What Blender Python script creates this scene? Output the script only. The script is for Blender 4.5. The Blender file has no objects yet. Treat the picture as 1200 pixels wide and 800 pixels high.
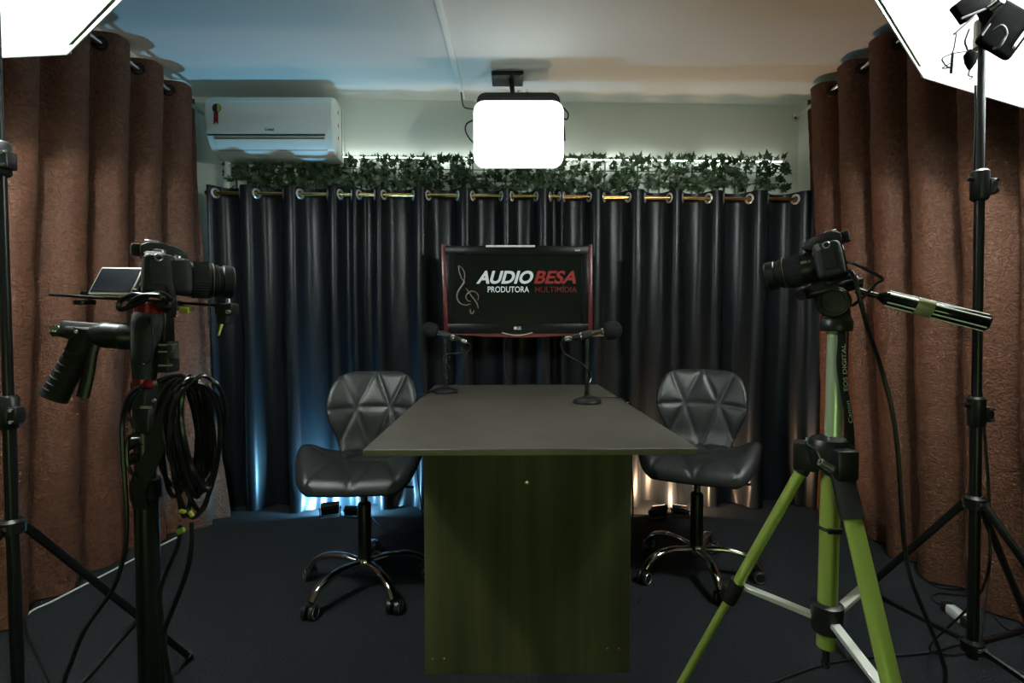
import bpy, bmesh, math, random
from mathutils import Vector, Matrix, noise
random.seed(7)
SC = bpy.context.scene
COL = SC.collection
PI = math.pi
V = Vector

# ------------------------------------------------------------------ camera, world, exposure
EYE = 1.06
PITCH = math.atan(20 / 600)
cd = bpy.data.cameras.new('camera')
cd.sensor_width = 36.0
cd.lens = 18.0
cd.clip_start = 0.02
co = bpy.data.objects.new('view_camera', cd)
co.location = (0, 0, EYE)
co.rotation_euler = (PI / 2 - PITCH, 0, 0)
COL.objects.link(co)
SC.camera = co
W = bpy.data.worlds.new('world')
SC.world = W
W.use_nodes = True
W.node_tree.nodes['Background'].inputs[0].default_value = (0.8, 0.95, 0.9, 1)
W.node_tree.nodes['Background'].inputs[1].default_value = 0.02
SC.view_settings.view_transform = 'Standard'
SC.view_settings.look = 'None'
SC.view_settings.gamma = 1
SC.view_settings.use_curve_mapping = False
SC.view_settings.exposure = 0.0
SC.cycles.use_denoising = True
SC.cycles.max_bounces = 7
SC.cycles.sample_clamp_indirect = 6
SOFTBOX_WATTS = 35.0
FILL_GLOW = 3.2
FILL_TINT = (0.72, 1.0, 0.42)
SOFTBOX_TINT = (0.93, 1.0, 0.95)
CENTRE_GLOW = 2.6
FLOOD_WATTS = 12.0
FLOOD_BLUE = (0.23, 0.63, 0.98)
FLOOD_WARM = (1.0, 0.62, 0.36)


# ------------------------------------------------------------------ helpers
def at(px, py, Y):
    """world point at depth Y seen at that spot of the 1200x800 frame"""
    dx, dz = (px - 600) / 600, (400 - py) / 600
    y = math.cos(PITCH) + math.sin(PITCH) * dz
    z = math.cos(PITCH) * dz - math.sin(PITCH)
    return V((dx * Y / y, Y, EYE + z * Y / y))


def onz(px, py, z=0.0):
    """world point on the horizontal plane at height z"""
    dx, dz = (px - 600) / 600, (400 - py) / 600
    y = math.cos(PITCH) + math.sin(PITCH) * dz
    zz = math.cos(PITCH) * dz - math.sin(PITCH)
    t = (z - EYE) / zz
    return V((dx * t, y * t, z))


def frame(zaxis, xhint=V((1, 0, 0))):
    z = V(zaxis).normalized()
    x = V(xhint) - z * z.dot(V(xhint))
    if x.length < 1e-4:
        x = V((0, 1, 0)) - z * z.y
    x.normalize()
    y = z.cross(x)
    return Matrix((x, y, z)).transposed()


def spline(pts, n=8):
    pts = [V(p) for p in pts]
    if len(pts) < 3:
        return pts
    q = [pts[0] * 2 - pts[1]] + pts + [pts[-1] * 2 - pts[-2]]
    out = []
    for i in range(1, len(q) - 2):
        a, b, c, d = q[i - 1], q[i], q[i + 1], q[i + 2]
        for k in range(n):
            t = k / n
            out.append(0.5 * ((2 * b) + (c - a) * t + (2 * a - 5 * b + 4 * c - d) * t * t + (3 * b - a - 3 * c + d) * t ** 3))
    out.append(pts[-1])
    return out


class MB:
    def __init__(self):
        self.bm = bmesh.new()
        self.mi = 0

    def _face(self, vs):
        try:
            f = self.bm.faces.new(vs)
            f.material_index = self.mi
            return f
        except ValueError:
            return None

    def box(self, c, size, rot=None, bevel=0.0, seg=2):
        r = bmesh.ops.create_cube(self.bm, size=1.0)
        vs = r['verts']
        M = Matrix.Translation(V(c)) @ (rot.to_4x4() if rot else Matrix.Identity(4)) @ Matrix.Diagonal((size[0], size[1], size[2], 1))
        bmesh.ops.transform(self.bm, matrix=M, verts=vs)
        fs = {f for v in vs for f in v.link_faces}
        for f in fs:
            f.material_index = self.mi
        if bevel > 0:
            es = list({e for v in vs for e in v.link_edges})
            rr = bmesh.ops.bevel(self.bm, geom=es, offset=bevel, segments=seg, profile=0.5, affect='EDGES', clamp_overlap=True)
            for f in rr['faces']:
                f.material_index = self.mi
        return self

    def sweep(self, pts, rad, seg=8, caps=True, sx=1.0, sy=1.0, xhint=None):
        """tube along pts; rad a number or a list; sx, sy flatten the section"""
        pts = [V(p) for p in pts]
        n = len(pts)
        if not isinstance(rad, (list, tuple)):
            rad = [rad] * n
        rings = []
        t0 = (pts[1] - pts[0]).normalized()
        up = V(xhint) if xhint is not None else (V((0, 0, 1)) if abs(t0.z) < 0.9 else V((1, 0, 0)))
        x = (up - t0 * t0.dot(up)).normalized()
        for i in range(n):
            if i == 0:
                t = pts[1] - pts[0]
            elif i == n - 1:
                t = pts[-1] - pts[-2]
            else:
                t = pts[i + 1] - pts[i - 1]
            if t.length < 1e-9:
                t = t0.copy()
            t.normalize()
            x = x - t * t.dot(x)
            if x.length < 1e-6:
                x = t.orthogonal()
            x.normalize()
            y = t.cross(x)
            rings.append([self.bm.verts.new(pts[i] + (x * math.cos(a) * sx + y * math.sin(a) * sy) * rad[i])
                          for a in [2 * PI * k / seg for k in range(seg)]])
        for i in range(n - 1):
            for k in range(seg):
                self._face([rings[i][k], rings[i][(k + 1) % seg], rings[i + 1][(k + 1) % seg], rings[i + 1][k]])
        if caps:
            self._face(list(reversed(rings[0])))
            self._face(rings[-1])
        return self

    def rod(self, a, b, r, r2=None, seg=14):
        return self.sweep([a, b], [r, r if r2 is None else r2], seg)

    def curve(self, pts, r, seg=7, n=8, **k):
        return self.sweep(spline(pts, n), r, seg, **k)

    def lathe(self, prof, o=(0, 0, 0), axis=(0, 0, 1), seg=24):
        """prof = [(height along axis, radius)]"""
        R = frame(axis)
        o = V(o)
        rings = []
        for h, r in prof:
            if r < 1e-6:
                rings.append([self.bm.verts.new(o + R @ V((0, 0, h)))])
            else:
                rings.append([self.bm.verts.new(o + R @ V((r * math.cos(2 * PI * k / seg), r * math.sin(2 * PI * k / seg), h))) for k in range(seg)])
        for i in range(len(rings) - 1):
            A, B = rings[i], rings[i + 1]
            for k in range(seg):
                k2 = (k + 1) % seg
                if len(A) == 1 and len(B) == 1:
                    continue
                if len(A) == 1:
                    self._face([A[0], B[k2], B[k]])
                elif len(B) == 1:
                    self._face([A[k], A[k2], B[0]])
                else:
                    self._face([A[k], A[k2], B[k2], B[k]])
        if len(rings[0]) > 1:
            self._face(list(reversed(rings[0])))
        if len(rings[-1]) > 1:
            self._face(rings[-1])
        return self

    def torus(self, c, axis, R, r, n=28, seg=8, flat=1.0):
        M = frame(axis)
        c = V(c)
        rings = []
        for i in range(n):
            a = 2 * PI * i / n
            rings.append([self.bm.verts.new(c + M @ V(((R + r * math.cos(b)) * math.cos(a), (R + r * math.cos(b)) * math.sin(a), r * flat * math.sin(b))))
                          for b in [2 * PI * k / seg for k in range(seg)]])
        for i in range(n):
            for k in range(seg):
                self._face([rings[i][k], rings[(i + 1) % n][k], rings[(i + 1) % n][(k + 1) % seg], rings[i][(k + 1) % seg]])
        return self

    def prism(self, poly, M, depth, bevel=0.0):
        """poly in the local xy plane, pushed depth along local z, placed by the 4x4 M"""
        a = [self.bm.verts.new(M @ V((p[0], p[1], 0))) for p in poly]
        b = [self.bm.verts.new(M @ V((p[0], p[1], depth))) for p in poly]
        n = len(poly)
        fs = [self._face(list(reversed(a))), self._face(b)]
        for i in range(n):
            fs.append(self._face([a[i], a[(i + 1) % n], b[(i + 1) % n], b[i]]))
        if bevel > 0:
            es = list({e for v in a + b for e in v.link_edges})
            rr = bmesh.ops.bevel(self.bm, geom=es, offset=bevel, segments=2, profile=0.5, affect='EDGES', clamp_overlap=True)
            for f in rr['faces']:
                f.material_index = self.mi
        return self

    def grid(self, fn, nu, nv, wrap=False):
        vs = [[self.bm.verts.new(fn(i / nu, j / nv)) for i in range(nu + 1)] for j in range(nv + 1)]
        for j in range(nv):
            for i in range(nu):
                self._face([vs[j][i], vs[j][i + 1], vs[j + 1][i + 1], vs[j + 1][i]])
        return vs

    def quad(self, a, b, c, d):
        self._face([self.bm.verts.new(V(p)) for p in (a, b, c, d)])
        return self


MW = {}


def fin(name, mb, mats, parent=None, angle=38, local=False, recalc=True):
    """link the collected shapes as ONE mesh object; world coordinates unless local"""
    me = bpy.data.meshes.new(name)
    if recalc:
        bmesh.ops.recalc_face_normals(mb.bm, faces=mb.bm.faces[:])
    if parent is not None and not local:
        bmesh.ops.transform(mb.bm, matrix=MW[parent.name].inverted(), verts=mb.bm.verts[:])
    mb.bm.to_mesh(me)
    mb.bm.free()
    for m in (mats if isinstance(mats, (list, tuple)) else [mats]):
        me.materials.append(m)
    me.polygons.foreach_set('use_smooth', [True] * len(me.polygons))
    me.set_sharp_from_angle(angle=math.radians(angle))
    o = bpy.data.objects.new(name, me)
    COL.objects.link(o)
    if parent is not None:
        o.parent = parent
        MW[o.name] = MW[parent.name]
    else:
        MW[o.name] = Matrix.Identity(4)
    return o


def tag(o, label=None, cat=None, group=None, kind=None):
    if label:
        o['label'] = label
    if cat:
        o['category'] = cat
    if group:
        o['group'] = group
    if kind:
        o['kind'] = kind
    return o


def thing(name, label, cat, loc=(0, 0, 0), rotz=0.0, group=None, M=None):
    o = bpy.data.objects.new(name, None)
    o.empty_display_size = 0.05
    COL.objects.link(o)
    mat = M if M is not None else Matrix.Translation(V(loc)) @ Matrix.Rotation(rotz, 4, 'Z')
    o.location = mat.to_translation()
    o.rotation_euler = mat.to_euler()
    MW[o.name] = mat
    return tag(o, label, cat, group)


def dup(root, M, label):
    def cp(o, p):
        c = o.copy()
        COL.objects.link(c)
        c.parent = p
        for ch in o.children:
            cp(ch, c)
        return c
    r = cp(root, None)
    r.location = M.to_translation()
    r.rotation_euler = M.to_euler()
    r['label'] = label
    MW[r.name] = M
    return r


def text_part(name, s, P, mat, parent, bold=0.0, shear=0.0, local=False):
    """flat lettering filling the rectangle P = (corner, along, up) in world space"""
    o0, ex, ey = V(P[0]), V(P[1]), V(P[2])
    cu = bpy.data.curves.new('lettering', 'FONT')
    cu.body = s
    cu.offset = bold
    cu.resolution_u = 4
    tmp = bpy.data.objects.new('lettering', cu)
    COL.objects.link(tmp)
    bpy.context.view_layer.update()
    me = bpy.data.meshes.new_from_object(tmp.evaluated_get(bpy.context.evaluated_depsgraph_get()))
    bpy.data.objects.remove(tmp)
    for v in me.vertices:
        v.co.x += shear * v.co.y
    xs = [v.co.x for v in me.vertices]
    ys = [v.co.y for v in me.vertices]
    x0, x1, y0, y1 = min(xs), max(xs), min(ys), max(ys)
    inv = Matrix.Identity(4) if local else MW[parent.name].inverted()
    for v in me.vertices:
        v.co = inv @ (o0 + ex * ((v.co.x - x0) / (x1 - x0)) + ey * ((v.co.y - y0) / (y1 - y0)))
    me.materials.clear()
    me.materials.append(mat)
    o = bpy.data.objects.new(name, me)
    COL.objects.link(o)
    o.parent = parent
    return o


# ------------------------------------------------------------------ materials
def mat(name, col, rough=0.5, metal=0.0, spec=0.5, bump=0.0, bscale=200.0, var=0.0, vscale=8.0, sheen=0.0,
        emit=0.0, ecol=None, stretch=None, coat=0.0, detail=3.0, sheencol=None):
    m = bpy.data.materials.new(name)
    m.use_nodes = True
    nt = m.node_tree
    b = nt.nodes['Principled BSDF']
    b.inputs['Base Color'].default_value = (*col, 1)
    b.inputs['Roughness'].default_value = rough
    b.inputs['Metallic'].default_value = metal
    b.inputs['Specular IOR Level'].default_value = spec
    if coat:
        b.inputs['Coat Weight'].default_value = coat
        b.inputs['Coat Roughness'].default_value = 0.1
    if sheen:
        b.inputs['Sheen Weight'].default_value = sheen
        b.inputs['Sheen Roughness'].default_value = 0.4
        if sheencol:
            b.inputs['Sheen Tint'].default_value = (*sheencol, 1)
    if emit:
        b.inputs['Emission Color'].default_value = (*(ecol or col), 1)
        b.inputs['Emission Strength'].default_value = emit
    if bump or var:
        tc = nt.nodes.new('ShaderNodeTexCoord')
        mp = nt.nodes.new('ShaderNodeMapping')
        nt.links.new(tc.outputs['Object'], mp.inputs['Vector'])
        if stretch:
            mp.inputs['Scale'].default_value = stretch
    if bump:
        n = nt.nodes.new('ShaderNodeTexNoise')
        n.inputs['Scale'].default_value = bscale
        n.inputs['Detail'].default_value = detail
        nt.links.new(mp.outputs['Vector'], n.inputs['Vector'])
        bp = nt.nodes.new('ShaderNodeBump')
        bp.inputs['Strength'].default_value = bump
        bp.inputs['Distance'].default_value = 0.004
        nt.links.new(n.outputs['Fac'], bp.inputs['Height'])
        nt.links.new(bp.outputs['Normal'], b.inputs['Normal'])
    if var:
        n2 = nt.nodes.new('ShaderNodeTexNoise')
        n2.inputs['Scale'].default_value = vscale
        n2.inputs['Detail'].default_value = 5
        nt.links.new(mp.outputs['Vector'], n2.inputs['Vector'])
        r = nt.nodes.new('ShaderNodeValToRGB')
        r.color_ramp.elements[0].position = 0.3
        r.color_ramp.elements[1].position = 0.7
        r.color_ramp.elements[0].color = (*[c * (1 - var) for c in col], 1)
        r.color_ramp.elements[1].color = (*[min(1, c * (1 + var)) for c in col], 1)
        nt.links.new(n2.outputs['Fac'], r.inputs['Fac'])
        nt.links.new(r.outputs['Color'], b.inputs['Base Color'])
    return m


M_wall = mat('painted_wall', (0.80, 0.86, 0.79), 0.7, bump=0.1, bscale=60)
M_ceil = mat('painted_ceiling', (0.70, 0.72, 0.68), 0.75, bump=0.08, bscale=40)
M_trimw = mat('white_trim', (0.8, 0.84, 0.8), 0.35)
M_carpet = mat('charcoal_carpet', (0.022, 0.025, 0.028), 0.95, spec=0.1, bump=0.9, bscale=420, var=0.45, vscale=160)
M_black_cloth = mat('black_satin', (0.006, 0.008, 0.010), 0.36, spec=0.24, bump=0.05, bscale=700)
M_tabletop = mat('brown_laminate', (0.075, 0.068, 0.056), 0.42, spec=0.4, bump=0.08, bscale=300, var=0.14, vscale=9)
M_panel = mat('green_tinted_wood', (0.075, 0.078, 0.030), 0.45, spec=0.35, bump=0.06, bscale=120, var=0.45, vscale=16, stretch=(1, 1, 0.05))  # dark wood with the greenish light put into its colour
M_edge = mat('table_edging', (0.11, 0.105, 0.045), 0.4)
M_leather = mat('black_leatherette', (0.012, 0.014, 0.014), 0.44, spec=0.42, bump=0.05, bscale=500)
M_chrome = mat('chrome', (0.78, 0.78, 0.74), 0.08, metal=1.0)
M_steel = mat('satin_steel', (0.75, 0.76, 0.75), 0.3, metal=1.0)
M_blackplastic = mat('black_plastic', (0.012, 0.013, 0.013), 0.38, bump=0.05, bscale=600)
M_blackmatte = mat('black_rubber', (0.010, 0.011, 0.011), 0.7, bump=0.1, bscale=500)
M_blackmetal = mat('black_painted_metal', (0.010, 0.011, 0.011), 0.32, spec=0.4)
M_cam = mat('camera_body', (0.016, 0.018, 0.018), 0.5, bump=0.25, bscale=900)
M_gloss = mat('gloss_black', (0.006, 0.006, 0.007), 0.08, coat=0.6)
M_bezel = mat('bezel_black', (0.005, 0.006, 0.006), 0.32, spec=0.10)
M_bracket = mat('matt_black_bracket', (0.0022, 0.0022, 0.0024), 0.8, spec=0.04)
M_foam = mat('black_foam', (0.013, 0.014, 0.014), 0.95, spec=0.1, bump=0.7, bscale=500)
M_cable = mat('black_cable', (0.010, 0.011, 0.011), 0.3)
M_greycable = mat('grey_cable', (0.09, 0.09, 0.085), 0.35)
M_brass = mat('brass', (0.62, 0.43, 0.16), 0.25, metal=1.0)
M_eyelet = mat('white_chrome', (0.86, 0.87, 0.85), 0.28, metal=0.75)
M_green = mat('green_tinted_silver', (0.47, 0.62, 0.13), 0.28, metal=0.35, spec=0.5)  # silver metal with the low green light put into its colour
M_greenpale = mat('pale_green_tinted_silver', (0.56, 0.72, 0.46), 0.3, metal=0.4)  # same metal higher up, less of the green light in its colour
M_silver = mat('silver_aluminium', (0.80, 0.82, 0.76), 0.35, metal=0.4)
M_red = mat('red_anodised', (0.20, 0.008, 0.012), 0.3, metal=0.4)
M_tvred = mat('dark_red_gloss', (0.085, 0.004, 0.006), 0.35)
M_white = mat('white_plastic', (0.74, 0.79, 0.75), 0.35)
M_acgap = mat('dark_gap', (0.03, 0.035, 0.03), 0.6)
M_yellow = mat('yellow_plastic', (0.55, 0.55, 0.06), 0.5)
M_tape = mat('yellowish_tape', (0.34, 0.34, 0.16), 0.5)
M_badge_y = mat('badge_yellow', (0.45, 0.42, 0.03), 0.5)
M_badge_k = mat('badge_black', (0.02, 0.02, 0.03), 0.5)
M_badge_r = mat('badge_red', (0.20, 0.012, 0.02), 0.5)
M_lens = mat('lens_glass', (0.01, 0.012, 0.02), 0.03, coat=1.0)
M_gold = mat('gold_ring', (0.62, 0.58, 0.42), 0.3, metal=1.0)
M_lcd = mat('dark_lcd', (0.015, 0.017, 0.022), 0.15)
M_pinkfelt = mat('strap_felt', (0.018, 0.02, 0.018), 0.85, bump=0.3, bscale=500)
M_leaf = mat('ivy_leaf', (0.038, 0.072, 0.032), 0.40, spec=0.5, var=0.5, vscale=30)
M_lattice = mat('green_lattice', (0.03, 0.06, 0.03), 0.5)
M_nylon = mat('softbox_nylon', (0.16, 0.22, 0.14), 0.5, bump=0.2, bscale=80)
M_seam = mat('softbox_edging', (0.75, 0.78, 0.74), 0.6)
M_lining = mat('white_lining', (0.88, 0.88, 0.88), 0.7)
M_bulb = mat('lit_bulb', (0.9, 0.9, 0.9), 0.5, emit=12.0, ecol=SOFTBOX_TINT)
M_diffc = mat('lamp_diffuser', (0.8, 0.8, 0.8), 0.8, emit=CENTRE_GLOW, ecol=SOFTBOX_TINT)
M_bluelens = mat('flood_lens_blue', (0.2, 0.4, 0.8), 0.3, emit=14, ecol=(0.45, 0.72, 1.0))
M_warmlens = mat('flood_lens_warm', (0.8, 0.5, 0.3), 0.3, emit=14, ecol=(1.0, 0.62, 0.38))
M_screen = mat('tv_screen', (0.004, 0.005, 0.004), 0.12, emit=1.0, ecol=(0.0012, 0.0018, 0.0010))
M_txt_w = mat('screen_white', (0.02, 0.02, 0.02), 0.3, emit=1.0, ecol=(0.40, 0.47, 0.45))
M_txt_r = mat('screen_red', (0.02, 0.0, 0.0), 0.3, emit=1.0, ecol=(0.15, 0.012, 0.012))
M_txt_r2 = mat('screen_dark_red', (0.02, 0.0, 0.0), 0.3, emit=1.0, ecol=(0.045, 0.006, 0.007))
M_txt_c = mat('screen_clef', (0.02, 0.01, 0.01), 0.3, emit=1.0, ecol=(0.060, 0.044, 0.040))
M_print = mat('white_print', (0.75, 0.78, 0.75), 0.5)
M_printk = mat('black_print', (0.02, 0.02, 0.02), 0.5)


def brown_velvet():
    m = mat('crushed_brown_velvet', (0.105, 0.046, 0.026), 0.6, spec=0.22)
    nt = m.node_tree
    b = nt.nodes['Principled BSDF']
    tc = nt.nodes.new('ShaderNodeTexCoord')
    mp = nt.nodes.new('ShaderNodeMapping')
    mp.inputs['Rotation'].default_value = (0.5, 0, 0)
    mp.inputs['Scale'].default_value = (1, 0.45, 1)
    nt.links.new(tc.outputs['Object'], mp.inputs['Vector'])
    n = nt.nodes.new('ShaderNodeTexNoise')
    n.inputs['Scale'].default_value = 60
    n.inputs['Detail'].default_value = 6
    n.inputs['Distortion'].default_value = 1.6
    nt.links.new(mp.outputs['Vector'], n.inputs['Vector'])
    w = nt.nodes.new('ShaderNodeTexNoise')
    w.inputs['Scale'].default_value = 13
    w.inputs['Detail'].default_value = 4
    w.inputs['Distortion'].default_value = 2.2
    nt.links.new(tc.outputs['Object'], w.inputs['Vector'])
    mx = nt.nodes.new('ShaderNodeMix')
    mx.inputs[0].default_value = 0.4
    nt.links.new(n.outputs['Fac'], mx.inputs[2])
    nt.links.new(w.outputs['Fac'], mx.inputs[3])
    bp = nt.nodes.new('ShaderNodeBump')
    bp.inputs['Strength'].default_value = 0.75
    bp.inputs['Distance'].default_value = 0.012
    nt.links.new(mx.outputs[0], bp.inputs['Height'])
    nt.links.new(bp.outputs['Normal'], b.inputs['Normal'])
    r = nt.nodes.new('ShaderNodeValToRGB')
    r.color_ramp.elements[0].position = 0.3
    r.color_ramp.elements[1].position = 0.72
    r.color_ramp.elements[0].color = (0.060, 0.026, 0.015, 1)
    r.color_ramp.elements[1].color = (0.132, 0.058, 0.033, 1)
    nt.links.new(n.outputs['Fac'], r.inputs['Fac'])
    nt.links.new(r.outputs['Color'], b.inputs['Base Color'])
    return m


M_brown = brown_velvet()
M_fill = mat('green_fill_glow', (0.6, 0.7, 0.5), 0.4, emit=FILL_GLOW, ecol=FILL_TINT)  # glow of the added green panel, no daylight
M_strip = mat('light_strip', (0.9, 0.9, 0.9), 0.4, emit=11.0, ecol=(0.92, 1.0, 0.93))

# ------------------------------------------------------------------ the room
CEIL = 2.37


def wallY(x):
    return 3.0 + (x + 1.8) * 0.0305


def struct(name, mb, m):
    o = fin(name, mb, m)
    o['kind'] = 'structure'
    return o


def slab(a, b, z0, z1, th, side):
    """vertical wall from a to b (xy), pushed th to one side"""
    a, b = V((a[0], a[1], 0)), V((b[0], b[1], 0))
    d = (b - a).normalized()
    n = V((-d.y, d.x, 0)) * side * th
    mb = MB()
    mb.prism([(0, 0), ((b - a).length, 0), ((b - a).length, z1 - z0), (0, z1 - z0)],
             Matrix((V((d.x, d.y, 0, 0)), V((0, 0, 1, 0)), V((n.x, n.y, 0, 0)) / th, V((0, 0, 0, 1)))).transposed() if False else
             Matrix.Translation(a + V((0, 0, z0))) @ Matrix((d, V((0, 0, 1)), n.normalized())).transposed().to_4x4(), th)
    return mb


mb = MB(); mb.box((0.2, 0.75, -0.05), (5.2, 5.2, 0.1)); struct('floor', mb, M_carpet)
mb = MB(); mb.box((0.2, 0.75, CEIL + 0.05), (5.2, 5.2, 0.1)); struct('ceiling', mb, M_ceil)
struct('wall_back', slab((-2.2, wallY(-2.2)), (2.2, wallY(2.2)), 0, CEIL, 0.1, 1), M_wall)
struct('wall_left', slab((-1.83, -1.7), (-1.83, 3.05), 0, CEIL, 0.1, 1), M_wall)
struct('wall_right', slab((1.715, 3.12), (2.50, -1.7), 0, CEIL, 0.1, 1), M_wall)
struct('wall_front', slab((-2.2, -1.7), (2.7, -1.7), 0, CEIL, 0.1, -1), M_wall)
mb = MB()
mb.box((-0.315, 1.2, CEIL - 0.006), (0.030, 3.6, 0.012), Matrix.Rotation(-0.018, 3, 'Z'), 0.003)
struct('trim_1', mb, M_trimw)


mb = MB(); mb.box((0.15, -1.695, 0.50), (1.05, 0.012, 0.60)); fill_panel = struct('green_fill_panel', mb, M_fill)  # added unseen glowing panel, casts green fill from low behind the camera
mb = MB()
for x, z, w, h in ((0.15, 0.82, 1.17, 0.06), (0.15, 0.18, 1.17, 0.06), (-0.405, 0.5, 0.06, 0.70), (0.705, 0.5, 0.06, 0.70), (0.15, 0.5, 0.04, 0.60)):
    mb.box((x, -1.69, z), (w, 0.03, h), None, 0.004)
fin('fill_panel_frame', mb, M_trimw, fill_panel)

# ------------------------------------------------------------------ curtains
def black_curtain():
    rodL, rodR = at(246, 226, wallY(-1.7) - 0.14), at(936, 233.5, wallY(1.65) - 0.14)
    t = thing('curtain_rod', 'thin brass rod carrying the black satin curtains on the back wall', 'curtain rod', rodL)
    mb = MB(); mb.rod(rodL, rodR, 0.0095, seg=16); fin('rod', mb, M_brass, t)
    for e, s in ((rodL, -1), (rodR, 1)):
        mb = MB(); mb.lathe([(0, 0.012), (0.006, 0.018), (0.02, 0.018), (0.028, 0.008)], e, (s, 0, 0), 14); fin('finial', mb, M_brass, t)
    for f in (0.12, 0.5, 0.88):
        p = rodL.lerp(rodR, f)
        mb = MB()
        mb.rod(p, V((p.x, wallY(p.x), p.z)), 0.006)
        mb.lathe([(0, 0.02), (0.006, 0.02)], V((p.x, wallY(p.x) - 0.006, p.z)), (0, 1, 0), 14)
        fin('wall_bracket', mb, M_brass, t)
    vis = [(253, 281), (301, 332), (352, 384), (399, 412), (421, 439), (450, 484), (502, 536), (554, 587), (600, 628),
           (645, 655), (661, 690), (708, 736), (756, 784), (800, 830), (848, 878), (900, 932)]

    def wx(px):
        f = (px - 246) / (936 - 246)
        Y = rodL.y + f * (rodR.y - rodL.y)
        return at(px, 229, Y).x
    segs = []                                  # (x0, x1, sign) sign -1 in front of the rod, +1 behind it
    prev = 240
    for a, b in vis:
        segs.append((wx(prev), wx(a), -1))
        segs.append((wx(a), wx(b), 1))
        prev = b
    segs.append((wx(932), wx(958), -1))

    def rod_at(x):
        f = (x - rodL.x) / (rodR.x - rodL.x)
        return rodL.lerp(rodR, f)
    split = wx(593.5)

    def offset(x):
        for a, b, s in segs:
            if a <= x <= b:
                w = b - a
                A = min(0.046, 0.018 + 0.26 * w)
                q = math.sin(PI * (x - a) / w)
                return s * A * math.tanh(1.5 * q) / math.tanh(1.5)
        return 0

    def panel(x0, x1, label, bunch, seed):
        t = thing('black_curtain', label, 'curtain', (0.5 * (x0 + x1), rod_at(0.5 * (x0 + x1)).y, 0.0), group=None)
        nu = int((x1 - x0) / 0.0085)
        nv = 64

        def fn(u, v):
            x = x0 + (x1 - x0) * u
            r = rod_at(x)
            ztop = r.z + 0.038
            d = 1 - v                            # 0 at the hem
            vv = v ** 0.8
            z = 0.006 + (ztop - 0.006) * vv
            k = 1 - z / ztop
            drift = 0.03 * k * noise.noise(V((x * 3.1 + seed, z * 0.9, 0.3)))
            xs = min(max(x + drift * (1 - abs(2 * u - 1) ** 6), x0), x1)
            amp = 1.0 + 0.25 * k + 0.5 * k * noise.noise(V((x * 5, seed, z * 0.7)))
            y = r.y + offset(xs) * amp + 0.035 * k
            y += 0.010 * k * noise.noise(V((x * 17, z * 3, seed)))
            if u > 0.97 and x1 > 1:
                y -= 0.10 * (u - 0.97) / 0.03
            if z > r.z:
                z += 0.004 * noise.noise(V((x * 9, seed, 1.7)))
            for bx, bw, bd, bh in bunch:         # hem spilling forward over the floor
                g = math.exp(-((x - bx) / bw) ** 2)
                h = max(0.0, 1 - z / bh)
                y -= g * bd * h * h * (1 + 0.5 * noise.noise(V((x * 14, z * 11, 2.2))))
                x += g * 0.03 * h * noise.noise(V((x * 10, z * 8, 7.7)))
                z += g * 0.05 * h * abs(noise.noise(V((x * 20, z * 14, 4.4)))) * (1 if z > 0.03 else 0.3)
            return V((x, min(y, wallY(x) - 0.012), max(z, 0.004)))
        mb = MB(); mb.grid(fn, nu, nv)
        fin('fabric', mb, M_black_cloth, t, angle=80)
        for a, b, s in segs:
            for x in ((a, b) if s > 0 else ()):
                if x0 <= x <= x1:
                    r = rod_at(x)
                    sl = (offset(x + 0.004) - offset(x - 0.004)) / 0.008
                    nrm = V((sl, -1, 0)).normalized()
                    mb = MB(); mb.torus(r, nrm, 0.0225, 0.0068, 26, 8, 0.55)
                    fin('eyelet', mb, M_eyelet, t)
    panel(wx(246), split, 'black satin curtain panel lit blue from below behind the left chair', [(-1.12, 0.10, 0.09, 0.32), (-0.62, 0.09, 0.07, 0.26)], 3.1)
    panel(split + 0.002, wx(957), 'black satin curtain panel with warm highlights behind the right chair', [(0.98, 0.10, 0.06, 0.28), (1.33, 0.12, 0.06, 0.24)], 8.7)


black_curtain()


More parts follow.
